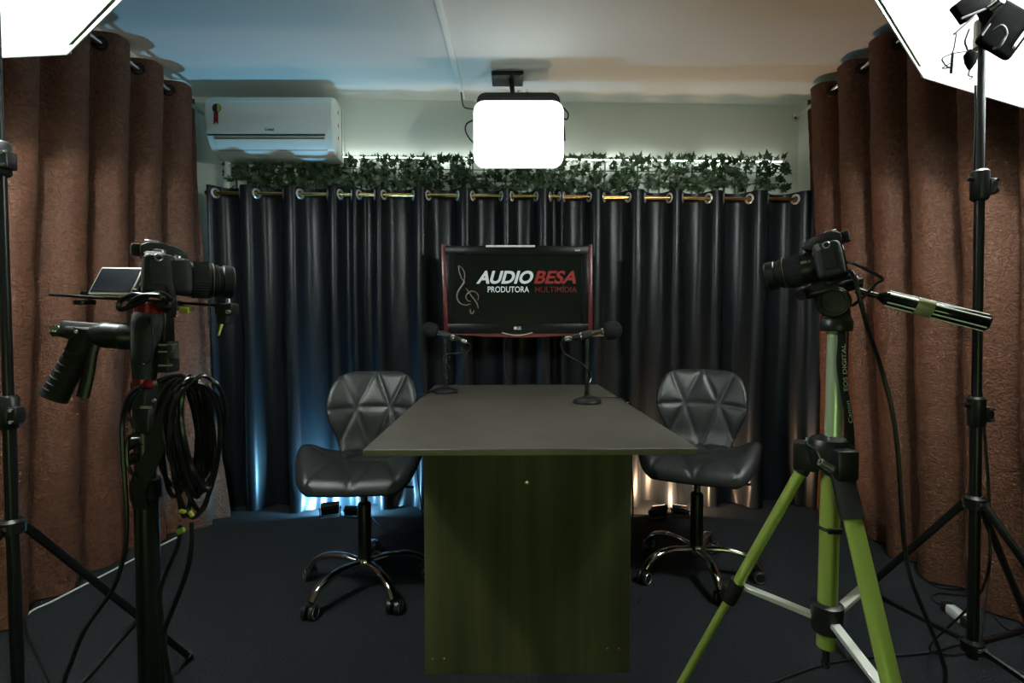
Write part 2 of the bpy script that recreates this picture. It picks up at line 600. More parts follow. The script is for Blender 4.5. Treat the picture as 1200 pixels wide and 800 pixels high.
def side_curtain(label, rodlabel, sgn, xt, xh, y0, y1, ztop, n, flare, seed):
    """brown curtain running along a side wall; sgn +1 when the room lies towards +x"""
    xm = xt
    t = thing('brown_curtain', label, 'curtain', (xm, 0.5 * (y0 + y1), 0.0))
    zr = ztop - 0.05
    nu, nv = n * 16, 70
    A = 0.056
    FR = 0.64                                    # share of each fold that bulges into the room

    def wave(u):
        s = (n * u) % 1.0
        q = math.sin(PI * s / FR) if s < FR else -math.sin(PI * (s - FR) / (1 - FR))
        return A * math.tanh(1.7 * q) / math.tanh(1.7)

    def fn(u, v):
        y = y0 + (y1 - y0) * u
        z = 0.006 + (ztop - 0.006) * v
        k = 1 - v
        uu = u + 0.018 * k * noise.noise(V((y * 2.3 + seed, z * 0.8, 0)))
        uu = min(max(uu, 0), 1)
        amp = 1 - 0.25 * k + 0.55 * k * noise.noise(V((y * 3, z * 0.6, seed)))
        x = xt + (xh - xt) * k + sgn * wave(uu) * amp
        x += sgn * flare * k ** 1.5 * max(0, (y - y1 + 0.5) / 0.5) ** 1.5
        x += 0.012 * noise.noise(V((y * 9, z * 5 + seed, 1.1))) * (0.3 + k)
        x += 0.0045 * noise.noise(V((y * 26, z * 24, seed)))
        if sgn > 0:
            x = max(x, -1.82)
        if sgn < 0:
            x = min(x, 1.715 + 0.163 * (3.12 - y) - 0.015)
        x -= sgn * 0.006 * math.exp(-((z - 1.44 - 0.01 * math.sin(y * 7)) / 0.006) ** 2)
        if v > 0.98:
            z += 0.006 * wave(u) / A
        return V((x, y + 0.03 * k * noise.noise(V((y * 2, z * 1.5, seed + 4))), z))
    mb = MB(); mb.grid(fn, nu, nv)
    fin('fabric', mb, M_brown, t, angle=80)
    for i in range(1, 2 * n):
        u = (i // 2 + (FR if i % 2 else 0)) / n
        y = y0 + (y1 - y0) * u
        sl = 2 * PI * n / (y1 - y0) * A * 1.6 * (1 if i % 2 == 0 else -1)
        nrm = V((sgn, -sl, 0)).normalized()
        mb = MB(); mb.torus((xt, y, zr), nrm, 0.024, 0.006, 22, 8, 0.5)
        fin('eyelet', mb, M_blackmetal, t)
    ye = y1 + 0.10
    r = thing('curtain_rod', rodlabel, 'curtain rod', (xt, y1, zr))
    mb = MB(); mb.rod((xt, y0 - 0.05, zr), (xt, ye, zr), 0.0125, seg=16); fin('rod', mb, M_chrome, r)
    mb = MB(); mb.lathe([(0, 0.0125), (0.003, 0.02), (0.02, 0.024), (0.036, 0.014), (0.04, 0)], (xt, ye, zr), (0, 1, 0), 16); fin('finial', mb, M_chrome, r)
    for y in (y0 + 0.05, 0.5 * (y0 + y1) + 0.02):
        mb = MB(); mb.rod((xt, y, zr), (xt, y, CEIL), 0.005); fin('ceiling_bracket', mb, M_chrome, r)


side_curtain('crushed brown velvet curtain along the left wall beside the air conditioner', 'chrome rod of the left brown curtain under the ceiling',
             1, -1.70, -1.79, 0.46, 2.79, 2.27, 11, 0.25, 2.0)
side_curtain('crushed brown velvet curtain along the right wall behind the green-tinted tripod', 'chrome rod of the right brown curtain under the ceiling',
             -1, 1.665, 1.77, 0.45, 2.93, 2.325, 11, 0.0, 6.0)


# ------------------------------------------------------------------ table
def table():
    th = math.atan((0.0495 - 0.025) / 1.354)
    t = thing('table', 'dark brown rectangular desk with green-tinted panel base in the room centre', 'table', (0.037, 1.945, 0), th)
    L, Wd, H, T = 1.36, 0.838, 0.75, 0.016
    mb = MB(); mb.box((0, 0, H - T / 2), (Wd, L, T), None, 0.0012, 1); fin('tabletop', mb, M_tabletop, t, local=True)
    mb = MB()
    mb.box((0, -L / 2 - 0.0006, H - T / 2 - 0.001), (Wd - 0.004, 0.0016, T - 0.004))
    fin('front_edging', mb, M_edge, t, local=True)
    yf = 1.53 - 1.945
    mb = MB(); mb.box((0.003, yf, (H - T) / 2), (0.622, 0.018, H - T), None, 0.001, 1); f = fin('front_panel', mb, M_panel, t, local=True)
    mb = MB()
    mb.lathe([(0, 0.0085), (0.004, 0.0085), (0.005, 0.006)], (0.0, yf - 0.009, 0.585), (0, -1, 0), 18)
    mb.box((0, yf - 0.0145, 0.585), (0.0015, 0.001, 0.006))
    fin('lock', mb, M_gold, f, local=True)
    for x in (-0.285, -0.25, 0.245, 0.28):
        mb = MB(); mb.lathe([(0, 0.003), (0.001, 0.0025)], (x, yf - 0.009, 0.05 if x < 0 else 0.075), (0, -1, 0), 10); fin('screw', mb, M_steel, f, local=True)
    mb = MB(); mb.box((0.003, 0.42, (H - T) / 2), (0.622, 0.018, H - T), None, 0.001, 1); fin('rear_panel', mb, M_panel, t, local=True)
    mb = MB(); mb.box((0.003, 0.003, (H - T) / 2 + 0.05), (0.018, 0.80, H - T - 0.1), None, 0.001, 1); fin('centre_panel', mb, M_panel, t, local=True)


table()


# ------------------------------------------------------------------ chairs
def lerp_tab(tab, x):
    for (a, p), (b, q) in zip(tab, tab[1:]):
        if x <= b:
            s = (x - a) / (b - a)
            s = s * s * (3 - 2 * s) if False else s
            return p + (q - p) * s
    return tab[-1][1]


def smooth_tab(tab):
    pts = spline([V((a, b, 0)) for a, b in tab], 10)
    return [(p.x, p.y) for p in pts]


def segdist(p, a, b):
    ax, ay = a; bx, by = b
    dx, dy = bx - ax, by - ay
    s = ((p[0] - ax) * dx + (p[1] - ay) * dy) / (dx * dx + dy * dy)
    s = min(1, max(0, s))
    return math.hypot(p[0] - ax - s * dx, p[1] - ay - s * dy)


def pad(mb, width, place, seams, HW, LN, thick, nu=76, nv=66):
    """quilted cushion: width(v) half width; place(x, v, push) puts a point of the front face"""
    wt = smooth_tab(width)
    S = [((a[0] * HW, a[1] * LN), (b[0] * HW, b[1] * LN)) for a, b in seams]
    rows_f, rows_b = [], []
    for j in range(nv + 1):
        v = 0.5 - 0.5 * math.cos(PI * j / nv)
        w = lerp_tab(wt, v)
        rf, rb = [], []
        for i in range(nu + 1):
            u = -math.cos(PI * i / nu)
            x = u * w
            e = min(1.0, min((1 - abs(u)) * w, min(v, 1 - v) * LN) / 0.035)
            dome = math.sqrt(max(0, 1 - (1 - e) ** 2))
            d = min(segdist((x, v * LN), a, b) for a, b in S)
            g = math.exp(-(d / 0.0062) ** 2) * 0.62 + math.exp(-(d / 0.020) ** 2) * 0.38
            rf.append(mb.bm.verts.new(place(x, v, dome * (thick * 0.6 - 0.0095 * g))))
            edge = i in (0, nu) or j in (0, nv)
            rb.append(rf[-1] if edge else mb.bm.verts.new(place(x, v, -dome * thick * 0.4)))
        rows_f.append(rf); rows_b.append(rb)
    for j in range(nv):
        for i in range(nu):
            mb._face([rows_f[j][i], rows_f[j][i + 1], rows_f[j + 1][i + 1], rows_f[j + 1][i]])
            q = [rows_b[j][i], rows_b[j + 1][i], rows_b[j + 1][i + 1], rows_b[j][i + 1]]
            if len(set(q)) == 4:
                mb._face(q)


def make_chair(label, M):
    t = thing('swivel_chair', label, 'chair', M=Matrix.Identity(4), group='black quilted swivel chairs')
    # seat: saddle with raised side wings, front towards -y

    def seat_place(x, v, push):
        y = -0.225 + 0.41 * v
        bump = math.exp(-((v - 0.52) / 0.34) ** 2)
        z = 0.487 + 0.085 * (abs(x) / 0.24) ** 2.4 * bump
        z -= 0.035 * max(0, 1 - v / 0.3) ** 2
        z += 0.025 * max(0, (v - 0.8) / 0.2) ** 2
        return V((x * (1 - 0.03 * push / 0.02), y, z + push))
    A, B = (-0.36, 0.52), (0.36, 0.52)
    seams = [(A, B), (A, (-1.05, 0.56)), (B, (1.05, 0.56)), (A, (0.0, -0.02)), (B, (0.0, -0.02)), (A, (-0.72, 0.02)), (B, (0.72, 0.02)),
             (A, (0, 1.02)), (B, (0, 1.02)), (A, (-0.62, 0.98)), (B, (0.62, 0.98))]
    mb = MB()
    pad(mb, [(0, 0.13), (0.05, 0.178), (0.16, 0.212), (0.4, 0.24), (0.6, 0.238), (0.78, 0.20), (0.9, 0.160), (1, 0.135)], seat_place, seams, 0.24, 0.41, 0.055)
    fin('seat', mb, M_leather, t, angle=70, local=True)

    def back_place(x, v, push):
        z = 0.505 + 0.345 * v
        y = 0.185 + 0.085 * v - 0.02 * math.sin(PI * v) - 0.055 * (abs(x) / 0.19) ** 2
        y -= 0.03 * max(0, 1 - v / 0.25) ** 2
        return V((x, y - push, z + push * 0.15))
    A, B = (-0.38, 0.56), (0.38, 0.56)
    seams = [(A, B), (A, (-1.05, 0.54)), (B, (1.05, 0.54)), (A, (0.0, 1.02)), (B, (0.0, 1.02)), (A, (-0.72, 0.96)), (B, (0.72, 0.96)),
             (A, (0.0, 0.0)), (B, (0.0, 0.0)), (A, (-0.78, 0.06)), (B, (0.78, 0.06))]
    mb = MB()
    pad(mb, [(0, 0.128), (0.08, 0.136), (0.25, 0.158), (0.5, 0.190), (0.72, 0.190), (0.88, 0.172), (0.96, 0.145), (1, 0.10)], back_place, seams, 0.19, 0.345, 0.036)
    fin('backrest', mb, M_leather, t, angle=70, local=True)
    mb = MB()
    mb.box((0, 0, 0.447), (0.15, 0.15, 0.008), None, 0.003)
    mb.rod((0, 0, 0.42), (0, 0, 0.45), 0.03)
    fin('seat_plate', mb, M_blackmetal, t, local=True)
    mb = MB(); mb.curve([(0.02, -0.02, 0.438), (0.12, -0.05, 0.432), (0.19, -0.07, 0.428), (0.205, -0.075, 0.43)], 0.005); fin('lever', mb, M_blackmetal, t, local=True)
    mb = MB(); mb.rod((0, 0, 0.3), (0, 0, 0.445), 0.0145, seg=20); fin('gas_lift', mb, M_chrome, t, local=True)
    mb = MB(); mb.lathe([(0.125, 0.026), (0.34, 0.026), (0.345, 0.024), (0.352, 0.0145)], seg=22); fin('column_cover', mb, M_blackplastic, t, local=True)
    mb = MB(); mb.lathe([(0.085, 0.026), (0.09, 0.034), (0.118, 0.036), (0.128, 0.030), (0.130, 0.0)], seg=22); fin('hub', mb, M_chrome, t, local=True)
    for i in range(5):
        a = -PI / 2 + LEG_TURN + i * 2 * PI / 5
        d = V((math.cos(a), math.sin(a), 0))
        p = [d * 0.025 + V((0, 0, 0.108)), d * 0.10 + V((0, 0, 0.118)), d * 0.17 + V((0, 0, 0.112)), d * 0.222 + V((0, 0, 0.090)), d * 0.25 + V((0, 0, 0.058))]
        mb = MB(); mb.curve(p, 0.0155, seg=14, n=6, sx=0.85, sy=1.1); lg = fin('leg', mb, M_chrome, t, local=True)
        sa = a + 0.7 + i * 1.1
        ax = V((math.cos(sa), math.sin(sa), 0))
        bk = V((-ax.y, ax.x, 0)) * 0.010
        c = d * 0.25 + bk + V((0, 0, 0.0265))
        mb = MB()
        mb.rod(d * 0.25 + V((0, 0, 0.045)), d * 0.25 + V((0, 0, 0.066)), 0.007)
        mb.box(d * 0.25 + V((0, 0, 0.045)) + bk * 0.5, (0.014, 0.03, 0.018), Matrix.Rotation(sa, 3, 'Z'), 0.004)
        for s in (-1, 1):
            mb.mi = 0
            mb.lathe([(0.006, 0.008), (0.006, 0.0245), (0.008, 0.0265), (0.021, 0.0265), (0.0235, 0.0235), (0.0245, 0.017)], c, ax * s, 22)
            mb.mi = 1
            mb.torus(c + ax * s * 0.0235, ax * s, 0.0205, 0.0022, 22, 6)
        fin('caster', mb, [M_blackplastic, M_steel], lg, local=True)
    t.location = M.to_translation()
    t.rotation_euler = M.to_euler()
    MW[t.name] = M
    return t


LEG_TURN = PI / 5
make_chair('black quilted leatherette swivel chair on chrome star base, left of the desk', Matrix.Translation((-0.592, 2.03, 0)) @ Matrix.Rotation(0.06, 4, 'Z'))
LEG_TURN = 0.42
make_chair('black quilted leatherette swivel chair on chrome star base, right of the desk', Matrix.Translation((0.785, 2.15, 0)) @ Matrix.Rotation(-0.42, 4, 'Z'))


# ------------------------------------------------------------------ television
def television():
    Y = 2.735
    a, b = at(521, 288, Y), at(691, 391, Y)
    cx = 0.5 * (a.x + b.x)
    t = thing('television', 'wide black television with dark red side trim in front of black curtains', 'television', (cx, Y + 0.03, b.z))
    w, h = b.x - a.x, a.z - b.z
    cz = 0.5 * (a.z + b.z)
    mb = MB(); mb.box((cx, Y + 0.03, cz), (w + 0.01, 0.055, h), None, 0.008); fin('casing', mb, M_blackplastic, t)
    mb = MB()
    for x0, x1, z0, z1 in ((a.x, b.x, a.z - 0.048, a.z), (a.x, b.x, b.z, b.z + 0.055), (a.x, a.x + 0.045, b.z + 0.05, a.z - 0.04), (b.x - 0.045, b.x, b.z + 0.05, a.z - 0.04)):
        mb.box(((x0 + x1) / 2, Y - 0.002, (z0 + z1) / 2), (x1 - x0, 0.02, z1 - z0), None, 0.004)
    fin('bezel', mb, M_bezel, t)
    mb = MB(); mb.box((cx, Y - 0.001, cz), (w - 0.08, 0.006, h - 0.09)); scr = fin('screen', mb, M_screen, t)
    for s, px in ((-1, 519.5), (1, 691.5)):
        p0, p1 = at(px + (0 if s > 0 else 0), 286.5, Y), at(px + (0 if s > 0 else 4), 393, Y)
        M = Matrix((V((1, 0, 0)), V((0, 0, 1)), V((0, -1, 0)))).transposed().to_4x4()
        M.translation = V((0, Y + 0.02, 0))
        mb = MB()
        mb.prism([(p0.x - 0.011, p0.z), (p1.x - 0.011, p1.z), (p1.x + 0.011, p1.z), (p0.x + 0.011, p0.z)], M, 0.034, 0.003)
        fin('side_trim', mb, M_tvred, t)
    mb = MB()
    lo, hi = [], []
    for i in range(21):
        f = i / 20
        p = at(522 + f * 170, 391 + 4.0 * math.sin(PI * f), Y)
        lo.append((p.x, p.z))
        hi.append((p.x, at(0, 389, Y).z))
    M = Matrix((V((1, 0, 0)), V((0, 0, 1)), V((0, -1, 0)))).transposed().to_4x4()
    M.translation = V((0, Y + 0.02, 0))
    mb.prism(lo + hi[::-1], M, 0.03)
    fin('bottom_trim', mb, M_tvred, t)
    pts = [at(588 + 36 * i / 8, 389.5 + 3.2 * math.sin(PI * i / 8), Y - 0.014) for i in range(9)]
    mb = MB(); mb.sweep(pts, 0.0022, 6); fin('chin_strip', mb, M_silver, t)
    p0, p1 = at(569, 288.6, Y - 0.006), at(627, 288.6, Y - 0.006)
    mb = MB(); mb.box((p0 + p1) / 2, ((p1 - p0).x, 0.016, 0.012), None, 0.004); tag(fin('top_reflection', mb, M_print, t), 'painted white reflection on the top bezel')  # white piece standing in for the softbox reflection

    def rect(x0, y1, x1, y0, d=-0.0055):
        c = at(x0, y0, Y + d)
        return (c, at(x1, y0, Y + d) - c, at(x0, y1, Y + d) - c)
    text_part('screen_lettering', 'AUDIO', rect(558, 317, 625, 332.5), M_txt_w, scr, 0.035, 0.28)
    text_part('screen_lettering', 'BESA', rect(625.5, 317, 675, 332.5), M_txt_r, scr, 0.03, 0.28)
    text_part('screen_lettering', 'PRODUTORA', rect(571.5, 335.5, 620, 342.5), M_txt_w, scr, 0.012)
    text_part('screen_lettering', 'MULTIM\u00cdDIA', rect(627, 334, 676, 342.5), M_txt_r2, scr, 0.012)
    for pts, rr in (([(537.2, 311), (538, 318), (541, 326), (544, 330.5), (541, 335), (536.5, 342), (535.5, 349), (539, 355), (546, 357.5), (551, 356)], 0.0040),
                    ([(537.2, 311), (541.5, 314), (544.3, 320), (544, 328), (541, 334)], 0.0030),
                    ([(546, 337.5), (552, 346), (558, 354), (560.5, 361)], 0.0034),
                    ([(560, 352), (560.5, 346), (556, 341.5), (550, 342), (546, 347), (548, 352), (552, 353)], 0.0034),
                    ([(551, 362), (551.5, 366.5), (554, 367), (555.5, 364)], 0.0045)):
        mb = MB()
        q = spline([at(x, y, Y - 0.0045) for x, y in pts], 6)
        n = len(q)
        mb.sweep(q, [rr * (0.35 + 0.65 * math.sin(PI * (0.12 + 0.76 * i / (n - 1)))) for i in range(n)], 8, sx=0.3 if False else 1, sy=1)
        for v in mb.bm.verts:
            v.co.y = Y - 0.0045 + (v.co.y - (Y - 0.0045)) * 0.3
        fin('treble_clef', mb, M_txt_c, scr)
    mb = MB(); c = at(604, 384.3, Y - 0.0125); mb.lathe([(0, 0.0085), (0.001, 0.008)], c, (0, -1, 0), 20); fin('maker_emblem', mb, M_print, t)
    text_part('maker_lettering', 'LG', rect(606.6, 382.5, 610.5, 386.2, -0.0135), M_print, t, 0.02)
    text_part('model_lettering', 'Full HD', rect(674, 292, 680, 294.2, -0.0135), M_printk if False else M_silver, t, 0.01)
    mb = MB(); mb.box((at(593.5, 340, Y).x, 0.5 * (Y + 0.055 + wallY(0)), cz), (0.012, wallY(0) - Y - 0.056, 0.08)); fin('wall_arm', mb, M_blackmetal, t)
    c = thing('television_cable', 'thin black cable hanging straight down below the television', 'cable', at(592, 394, Y + 0.03))
    mb = MB()
    mb.curve([at(594, 391, Y + 0.03), at(591, 405, Y + 0.035), at(591.5, 430, Y + 0.05), at(593, 452, Y + 0.03), V((-0.035, 2.74, 0.30)), V((-0.03, 2.72, 0.004)), V((0.02, 2.60, 0.004))], 0.0028)
    fin('cord', mb, M_cable, c)


television()


# ------------------------------------------------------------------ air conditioner
def air_conditioner():
    Y0 = 2.795
    x0, x1 = -1.655, -0.972
    t = thing('air_conditioner', 'white split air conditioner high on the back wall by left curtain', 'air conditioner', (0.5 * (x0 + x1), 2.95, 2.0))
    prof = [(wallY(x0) + 0.0, 2.305), (2.86, 2.305), (2.815, 2.290), (Y0, 2.255), (Y0 - 0.004, 2.18), (Y0, 2.105), (2.81, 2.070), (2.845, 2.020), (2.90, 1.990), (wallY(x0), 1.985)]
    mb = MB()
    M = Matrix((V((0, 1, 0)), V((0, 0, 1)), V((1, 0, 0)))).transposed().to_4x4()
    M.translation = V((x0, 0, 0))
    mb.prism(prof, M, x1 - x0, 0.010)
    b = fin('casing', mb, M_white, t, angle=30)
    mb = MB(); zg = at(310, 158, Y0).z
    mb.box(((x0 + x1) / 2, Y0 - 0.004, zg + 0.003 + 0.085), (x1 - x0 - 0.03, 0.006, 0.17), Matrix.Rotation(0.0, 3, 'X'), 0.0025); fp = fin('front_cover', mb, M_white, t)
    mb = MB(); mb.box(((x0 + x1) / 2 - 0.01, Y0 - 0.002, zg), (x1 - x0 - 0.05, 0.008, 0.006)); fin('cover_gap', mb, M_acgap, t)
    d = V((0, 0.055, -0.064)).normalized()
    n = V((0, d.z, -d.y))
    R = Matrix((V((1, 0, 0)), d, n)).transposed()
    mb = MB(); mb.box(V(((x0 + x1) / 2, 2.828, 2.042)) + n * 0.002, (x1 - x0 - 0.09, 0.060, 0.006), R, 0.002); v = fin('vent_flap', mb, M_white, t)
    mb = MB()
    for o in (-0.032, 0.032):
        mb.box(V(((x0 + x1) / 2, 2.828, 2.042)) + n * 0.0 + d * o, (x1 - x0 - 0.085, 0.003, 0.006), R)
    fin('flap_gap', mb, M_acgap, v)
    c = at(254, 126.5, Y0 - 0.0095)
    mb = MB()
    mb.mi = 0
    mb.lathe([(0, 0.0235), (0.002, 0.0235)], c, (0, -1, 0), 20)
    mb.mi = 1
    mb.prism([(0.004 + 0.017 * math.cos(a), 0.021 * math.sin(a)) for a in [-PI / 2 + PI * k / 10 for k in range(11)]],
             Matrix.Translation(c + V((0, -0.0022, 0))) @ Matrix.Rotation(PI / 2, 4, 'X'), 0.001)
    mb.mi = 2
    mb.prism([(-0.011, -0.02), (0.011, -0.02), (0.010, -0.085), (-0.001, -0.073), (-0.014, -0.087)],
             Matrix.Translation(c + V((-0.004, 0.0005, 0))) @ Matrix.Rotation(PI / 2, 4, 'X'), 0.0015)
    tag(fin('rosette_sticker', mb, [M_badge_k, M_badge_y, M_badge_r], fp), 'round yellow and black rosette sticker with red ribbon tails')
    p = at(310, 153, Y0 - 0.0095)
    text_part('maker_lettering', 'Consul', (p, at(321, 153, Y0 - 0.0095) - p, at(310, 149.5, Y0 - 0.0095) - p), M_printk, fp, 0.02)
    mb = MB()
    for z in (2.24, 2.17, 2.10):
        mb.box((x1 + 0.0005, 2.90, z), (0.002, 0.006, 0.02))
    mb.box((x1 + 0.0005, 2.96, 2.15), (0.002, 0.003, 0.28))
    fin('side_slots', mb, M_acgap, t)
    mb = MB(); mb.curve([(-1.64, 2.97, 2.0), (-1.63, 2.975, 1.93), (-1.645, 2.98, 1.86), (-1.64, 2.98, 1.76)], 0.022, seg=10); fin('pipe_sleeve', mb, M_white, t)


air_conditioner()


# ------------------------------------------------------------------ ivy above the curtain
def ivy():
    t = thing('ivy_panel', 'strip of artificial ivy leaves on the back wall above black curtains', 'ivy', (0, wallY(0) - 0.03, 1.83))
    zc = lambda px, py: at(px, py, wallY(0) - 0.04)
    mb = MB()
    xa, xb = -1.66, 1.60
    for i in range(int((xb - xa) / 0.065)):
        x = xa + i * 0.065
        mb.box((x, wallY(x) - 0.012, 1.93), (0.007, 0.005, 0.235))
    for k in range(4):
        z = 1.83 + k * 0.068
        mb.rod((xa, wallY(xa) - 0.012, z), (xb, wallY(xb) - 0.012, z), 0.003, seg=5)
    o = fin('lattice', mb, M_lattice, t)
    o['kind'] = 'stuff'
    # five-lobed ivy leaf, folded a little along its midrib
    def leaf_pts(s):
        half = [(0, -0.10), (0.22, -0.30), (0.46, -0.12), (0.36, 0.10), (0.56, 0.34), (0.22, 0.36), (0.0, 0.95)]
        return [(x * s, y * s) for x, y in half]
    meshes = []
    for k in range(6):
        r = random.Random(k)
        me = bpy.data.meshes.new('leaf')
        b = bmesh.new()
        s = 0.041
        h = leaf_pts(s)
        bend = r.uniform(-0.5, 0.9)
        zf = lambda x, y: -abs(x) * r_f + bend * y * y / s * -0.5
        r_f = r.uniform(0.2, 0.6)
        spine = [b.verts.new((0, y, zf(0, y))) for y in (-0.10 * s, 0.2 * s, 0.5 * s, 0.95 * s)]
        for sg in (1, -1):
            e = [b.verts.new((sg * x, y, zf(x, y))) for x, y in h[1:-1]]
            fs = [[spine[0], e[0], e[1]], [spine[0], e[1], e[2]], [spine[0], e[2], spine[1]], [spine[1], e[2], e[3]], [spine[1], e[3], e[4]], [spine[1], e[4], spine[2]], [spine[2], e[4], spine[3]]]
            for f in fs:
                b.faces.new(f if sg > 0 else f[::-1])
        b.to_mesh(me)
        b.free()
        me.materials.append(M_leaf)
        meshes.append(me)
    rnd = random.Random(21)
    spots = []
    for i in range(1150):
        px = rnd.uniform(262, 924)
        top = 184 + 4 * noise.noise(V((px * 0.05, 0, 0)))
        py = top + (222 - top) * rnd.random() ** 0.9
        if i < 95:
            px = 262 + (662 / 95) * (i + rnd.random() * 0.5)
            py = 185 + rnd.uniform(-2, 4)
        if rnd.random() < (0.40 if px < 300 else 0.10 if px < 420 else 0.0):
            continue
        x = at(px, py, 2.99).x
        d = rnd.uniform(0.018, 0.065)
        Y = wallY(x) - d
        P = at(px, py, Y)
        yaw = rnd.uniform(-0.9, 0.9)
        pit = PI / 2 + rnd.uniform(-0.75, 0.65)
        roll = rnd.uniform(-2.6, 2.6) if i >= 95 else rnd.uniform(-0.6, 0.6)
        M = Matrix.Translation(P) @ Matrix.Rotation(yaw, 4, 'Z') @ Matrix.Rotation(pit, 4, 'X') @ Matrix.Rotation(roll, 4, 'Z') @ Matrix.Scale(rnd.uniform(0.8, 1.25), 4)
        spots.append((d, i < 95, M, rnd.randrange(6)))
    spots.sort(key=lambda q: (not q[1], -q[0]))
    inv = MW[t.name].inverted()
    for d, _, M, k in spots[:300]:
        o = bpy.data.objects.new('leaf', meshes[k])
        COL.objects.link(o)
        o.parent = t
        o.matrix_basis = inv @ M
    b = bmesh.new()
    for d, _, M, k in spots[300:]:
        n0 = len(b.verts)
        b.from_mesh(meshes[k])
        b.verts.ensure_lookup_table()
        bmesh.ops.transform(b, matrix=M, verts=b.verts[n0:])
    mb = MB(); mb.bm.free(); mb.bm = b
    o = fin('foliage', mb, M_leaf, t, recalc=False)
    o['kind'] = 'stuff'


ivy()
ls = thing('light_strip', 'thin glowing light strip hidden behind the ivy leaves', 'light strip', (0, wallY(0) - 0.03, 2.025))
mb = MB(); mb.box((0, wallY(0) - 0.03, 2.025), (3.2, 0.016, 0.0025), Matrix.Rotation(0.0305, 3, 'Z')); fin('led_tape', mb, M_strip, ls)


# ------------------------------------------------------------------ studio lamps
def centre_lamp():
    Y = 2.62
    a, b = at(555, 119, Y), at(660, 197, Y)
    c = (a + b) / 2
    w, h = b.x - a.x, a.z - b.z
    t = thing('ceiling_softbox', 'small glowing softbox hung from the ceiling above the television', 'studio light', (c.x, Y + 0.05, CEIL))
    R = Matrix.Rotation(PI / 2, 4, 'X')

    def rr(w, h, r, n=6):
        out = []
        for sx, sy, a0 in ((1, 1, 0), (-1, 1, PI / 2), (-1, -1, PI), (1, -1, 1.5 * PI)):
            for k in range(n + 1):
                q = a0 + PI / 2 * k / n
                out.append((sx * (w / 2 - r) + r * math.cos(q), sy * (h / 2 - r) + r * math.sin(q)))
        return out
    mb = MB()
    mb.prism(rr(w, h, 0.055), Matrix.Translation((c.x, Y, c.z)) @ R, 0.012)
    fin('diffuser', mb, M_diffc, t)
    mb = MB()
    A = rr(w - 0.004, h - 0.004, 0.055)
    B = rr(w * 0.92, h * 0.92, 0.06)
    C = rr(w * 0.55, h * 0.55, 0.05)
    ra = [mb.bm.verts.new(V((c.x + x, Y + 0.001, c.z + y))) for x, y in A]
    rb = [mb.bm.verts.new(V((c.x + x, Y + 0.09, c.z + 0.030 + y))) for x, y in B]
    rc = [mb.bm.verts.new(V((c.x + x, Y + 0.17, c.z + 0.035 + y))) for x, y in C]
    n = len(A)
    for p, q in ((ra, rb), (rb, rc)):
        for i in range(n):
            mb._face([p[i], p[(i + 1) % n], q[(i + 1) % n], q[i]])
    mb._face(ra[::-1]); mb._face(rc)
    fin('housing', mb, M_blackmetal, t)
    mb = MB()
    p0, p1 = at(559, 121, Y + 0.03), at(657, 121, Y + 0.03)
    mb.prism([(x, y) for x, y in rr(w * 0.93, 0.09, 0.04)], Matrix.Translation((c.x, Y + 0.06, a.z + 0.005)) @ R, 0.05, 0.004)
    fin('top_hood', mb, M_blackmatte, t)
    pv = at(607, 112, Y + 0.06)
    mb = MB()
    mb.rod((pv.x - 0.02, pv.y + 0.03, a.z + 0.0), (pv.x - 0.035, Y + 0.13, CEIL - 0.01), 0.013)
    mb.lathe([(-0.02, 0.012), (-0.018, 0.02), (0.018, 0.02), (0.02, 0.012)], (pv.x - 0.03, Y + 0.10, a.z + 0.06), (1, 0, 0), 16)
    fin('swivel_arm', mb, M_blackmetal, t)
    mb = MB()
    mb.lathe([(0, 0.012), (0.012, 0.017), (0.02, 0.010)], pv + V((0.01, -0.02, -0.005)), (0.2, -1, 0.2), 14)
    mb.rod(pv + V((-0.01, -0.01, -0.02)), pv + V((0.05, -0.02, -0.028)), 0.005)
    mb.rod(pv + V((0.0, -0.01, 0.02)), pv + V((0.025, -0.02, -0.01)), 0.006)
    mb.lathe([(0, 0.008), (0.014, 0.008)], pv + V((0.045, -0.02, 0.012)), (0, -1, 0), 12)
    fin('clamp_screws', mb, M_chrome, t)
    m0, m1 = at(577, 103, 2.80), at(612, 89, 2.70)
    mb = MB()
    cx = (m0.x + m1.x) / 2 + 0.002
    mb.box((cx, 2.755, CEIL - 0.012), (0.165, 0.13, 0.022), None, 0.003)
    for sx in (-0.07, 0.07):
        for sy in (-0.05, 0.05):
            mb.lathe([(0, 0.005), (0.002, 0.004)], (cx + sx, 2.755 + sy, CEIL - 0.023), (0, 0, -1), 8)
    fin('mounting_plate', mb, M_blackmetal, t)
    mb = MB()
    mb.curve([V((-0.283, 2.90, CEIL - 0.02)), at(543, 124, 2.83), at(549, 127, 2.78), at(557, 128, 2.70)], 0.0045)
    fin('power_cord', mb, M_cable, t)
    mb = MB()
    mb.curve([at(556, 140, 2.66), at(547, 145, 2.68), at(545.5, 153, 2.68), at(550, 162, 2.68), at(556, 168, 2.66)], 0.004)
    fin('power_cord', mb, M_cable, t)
    mb = MB()
    mb.curve([at(650, 119, 2.68), at(661, 127, 2.66), at(666, 134, 2.66), at(664, 140, 2.66), at(659, 138, 2.66), at(661, 150, 2.66), at(662, 165, 2.68)], 0.004)
    fin('power_cord', mb, M_cable, t)


centre_lamp()


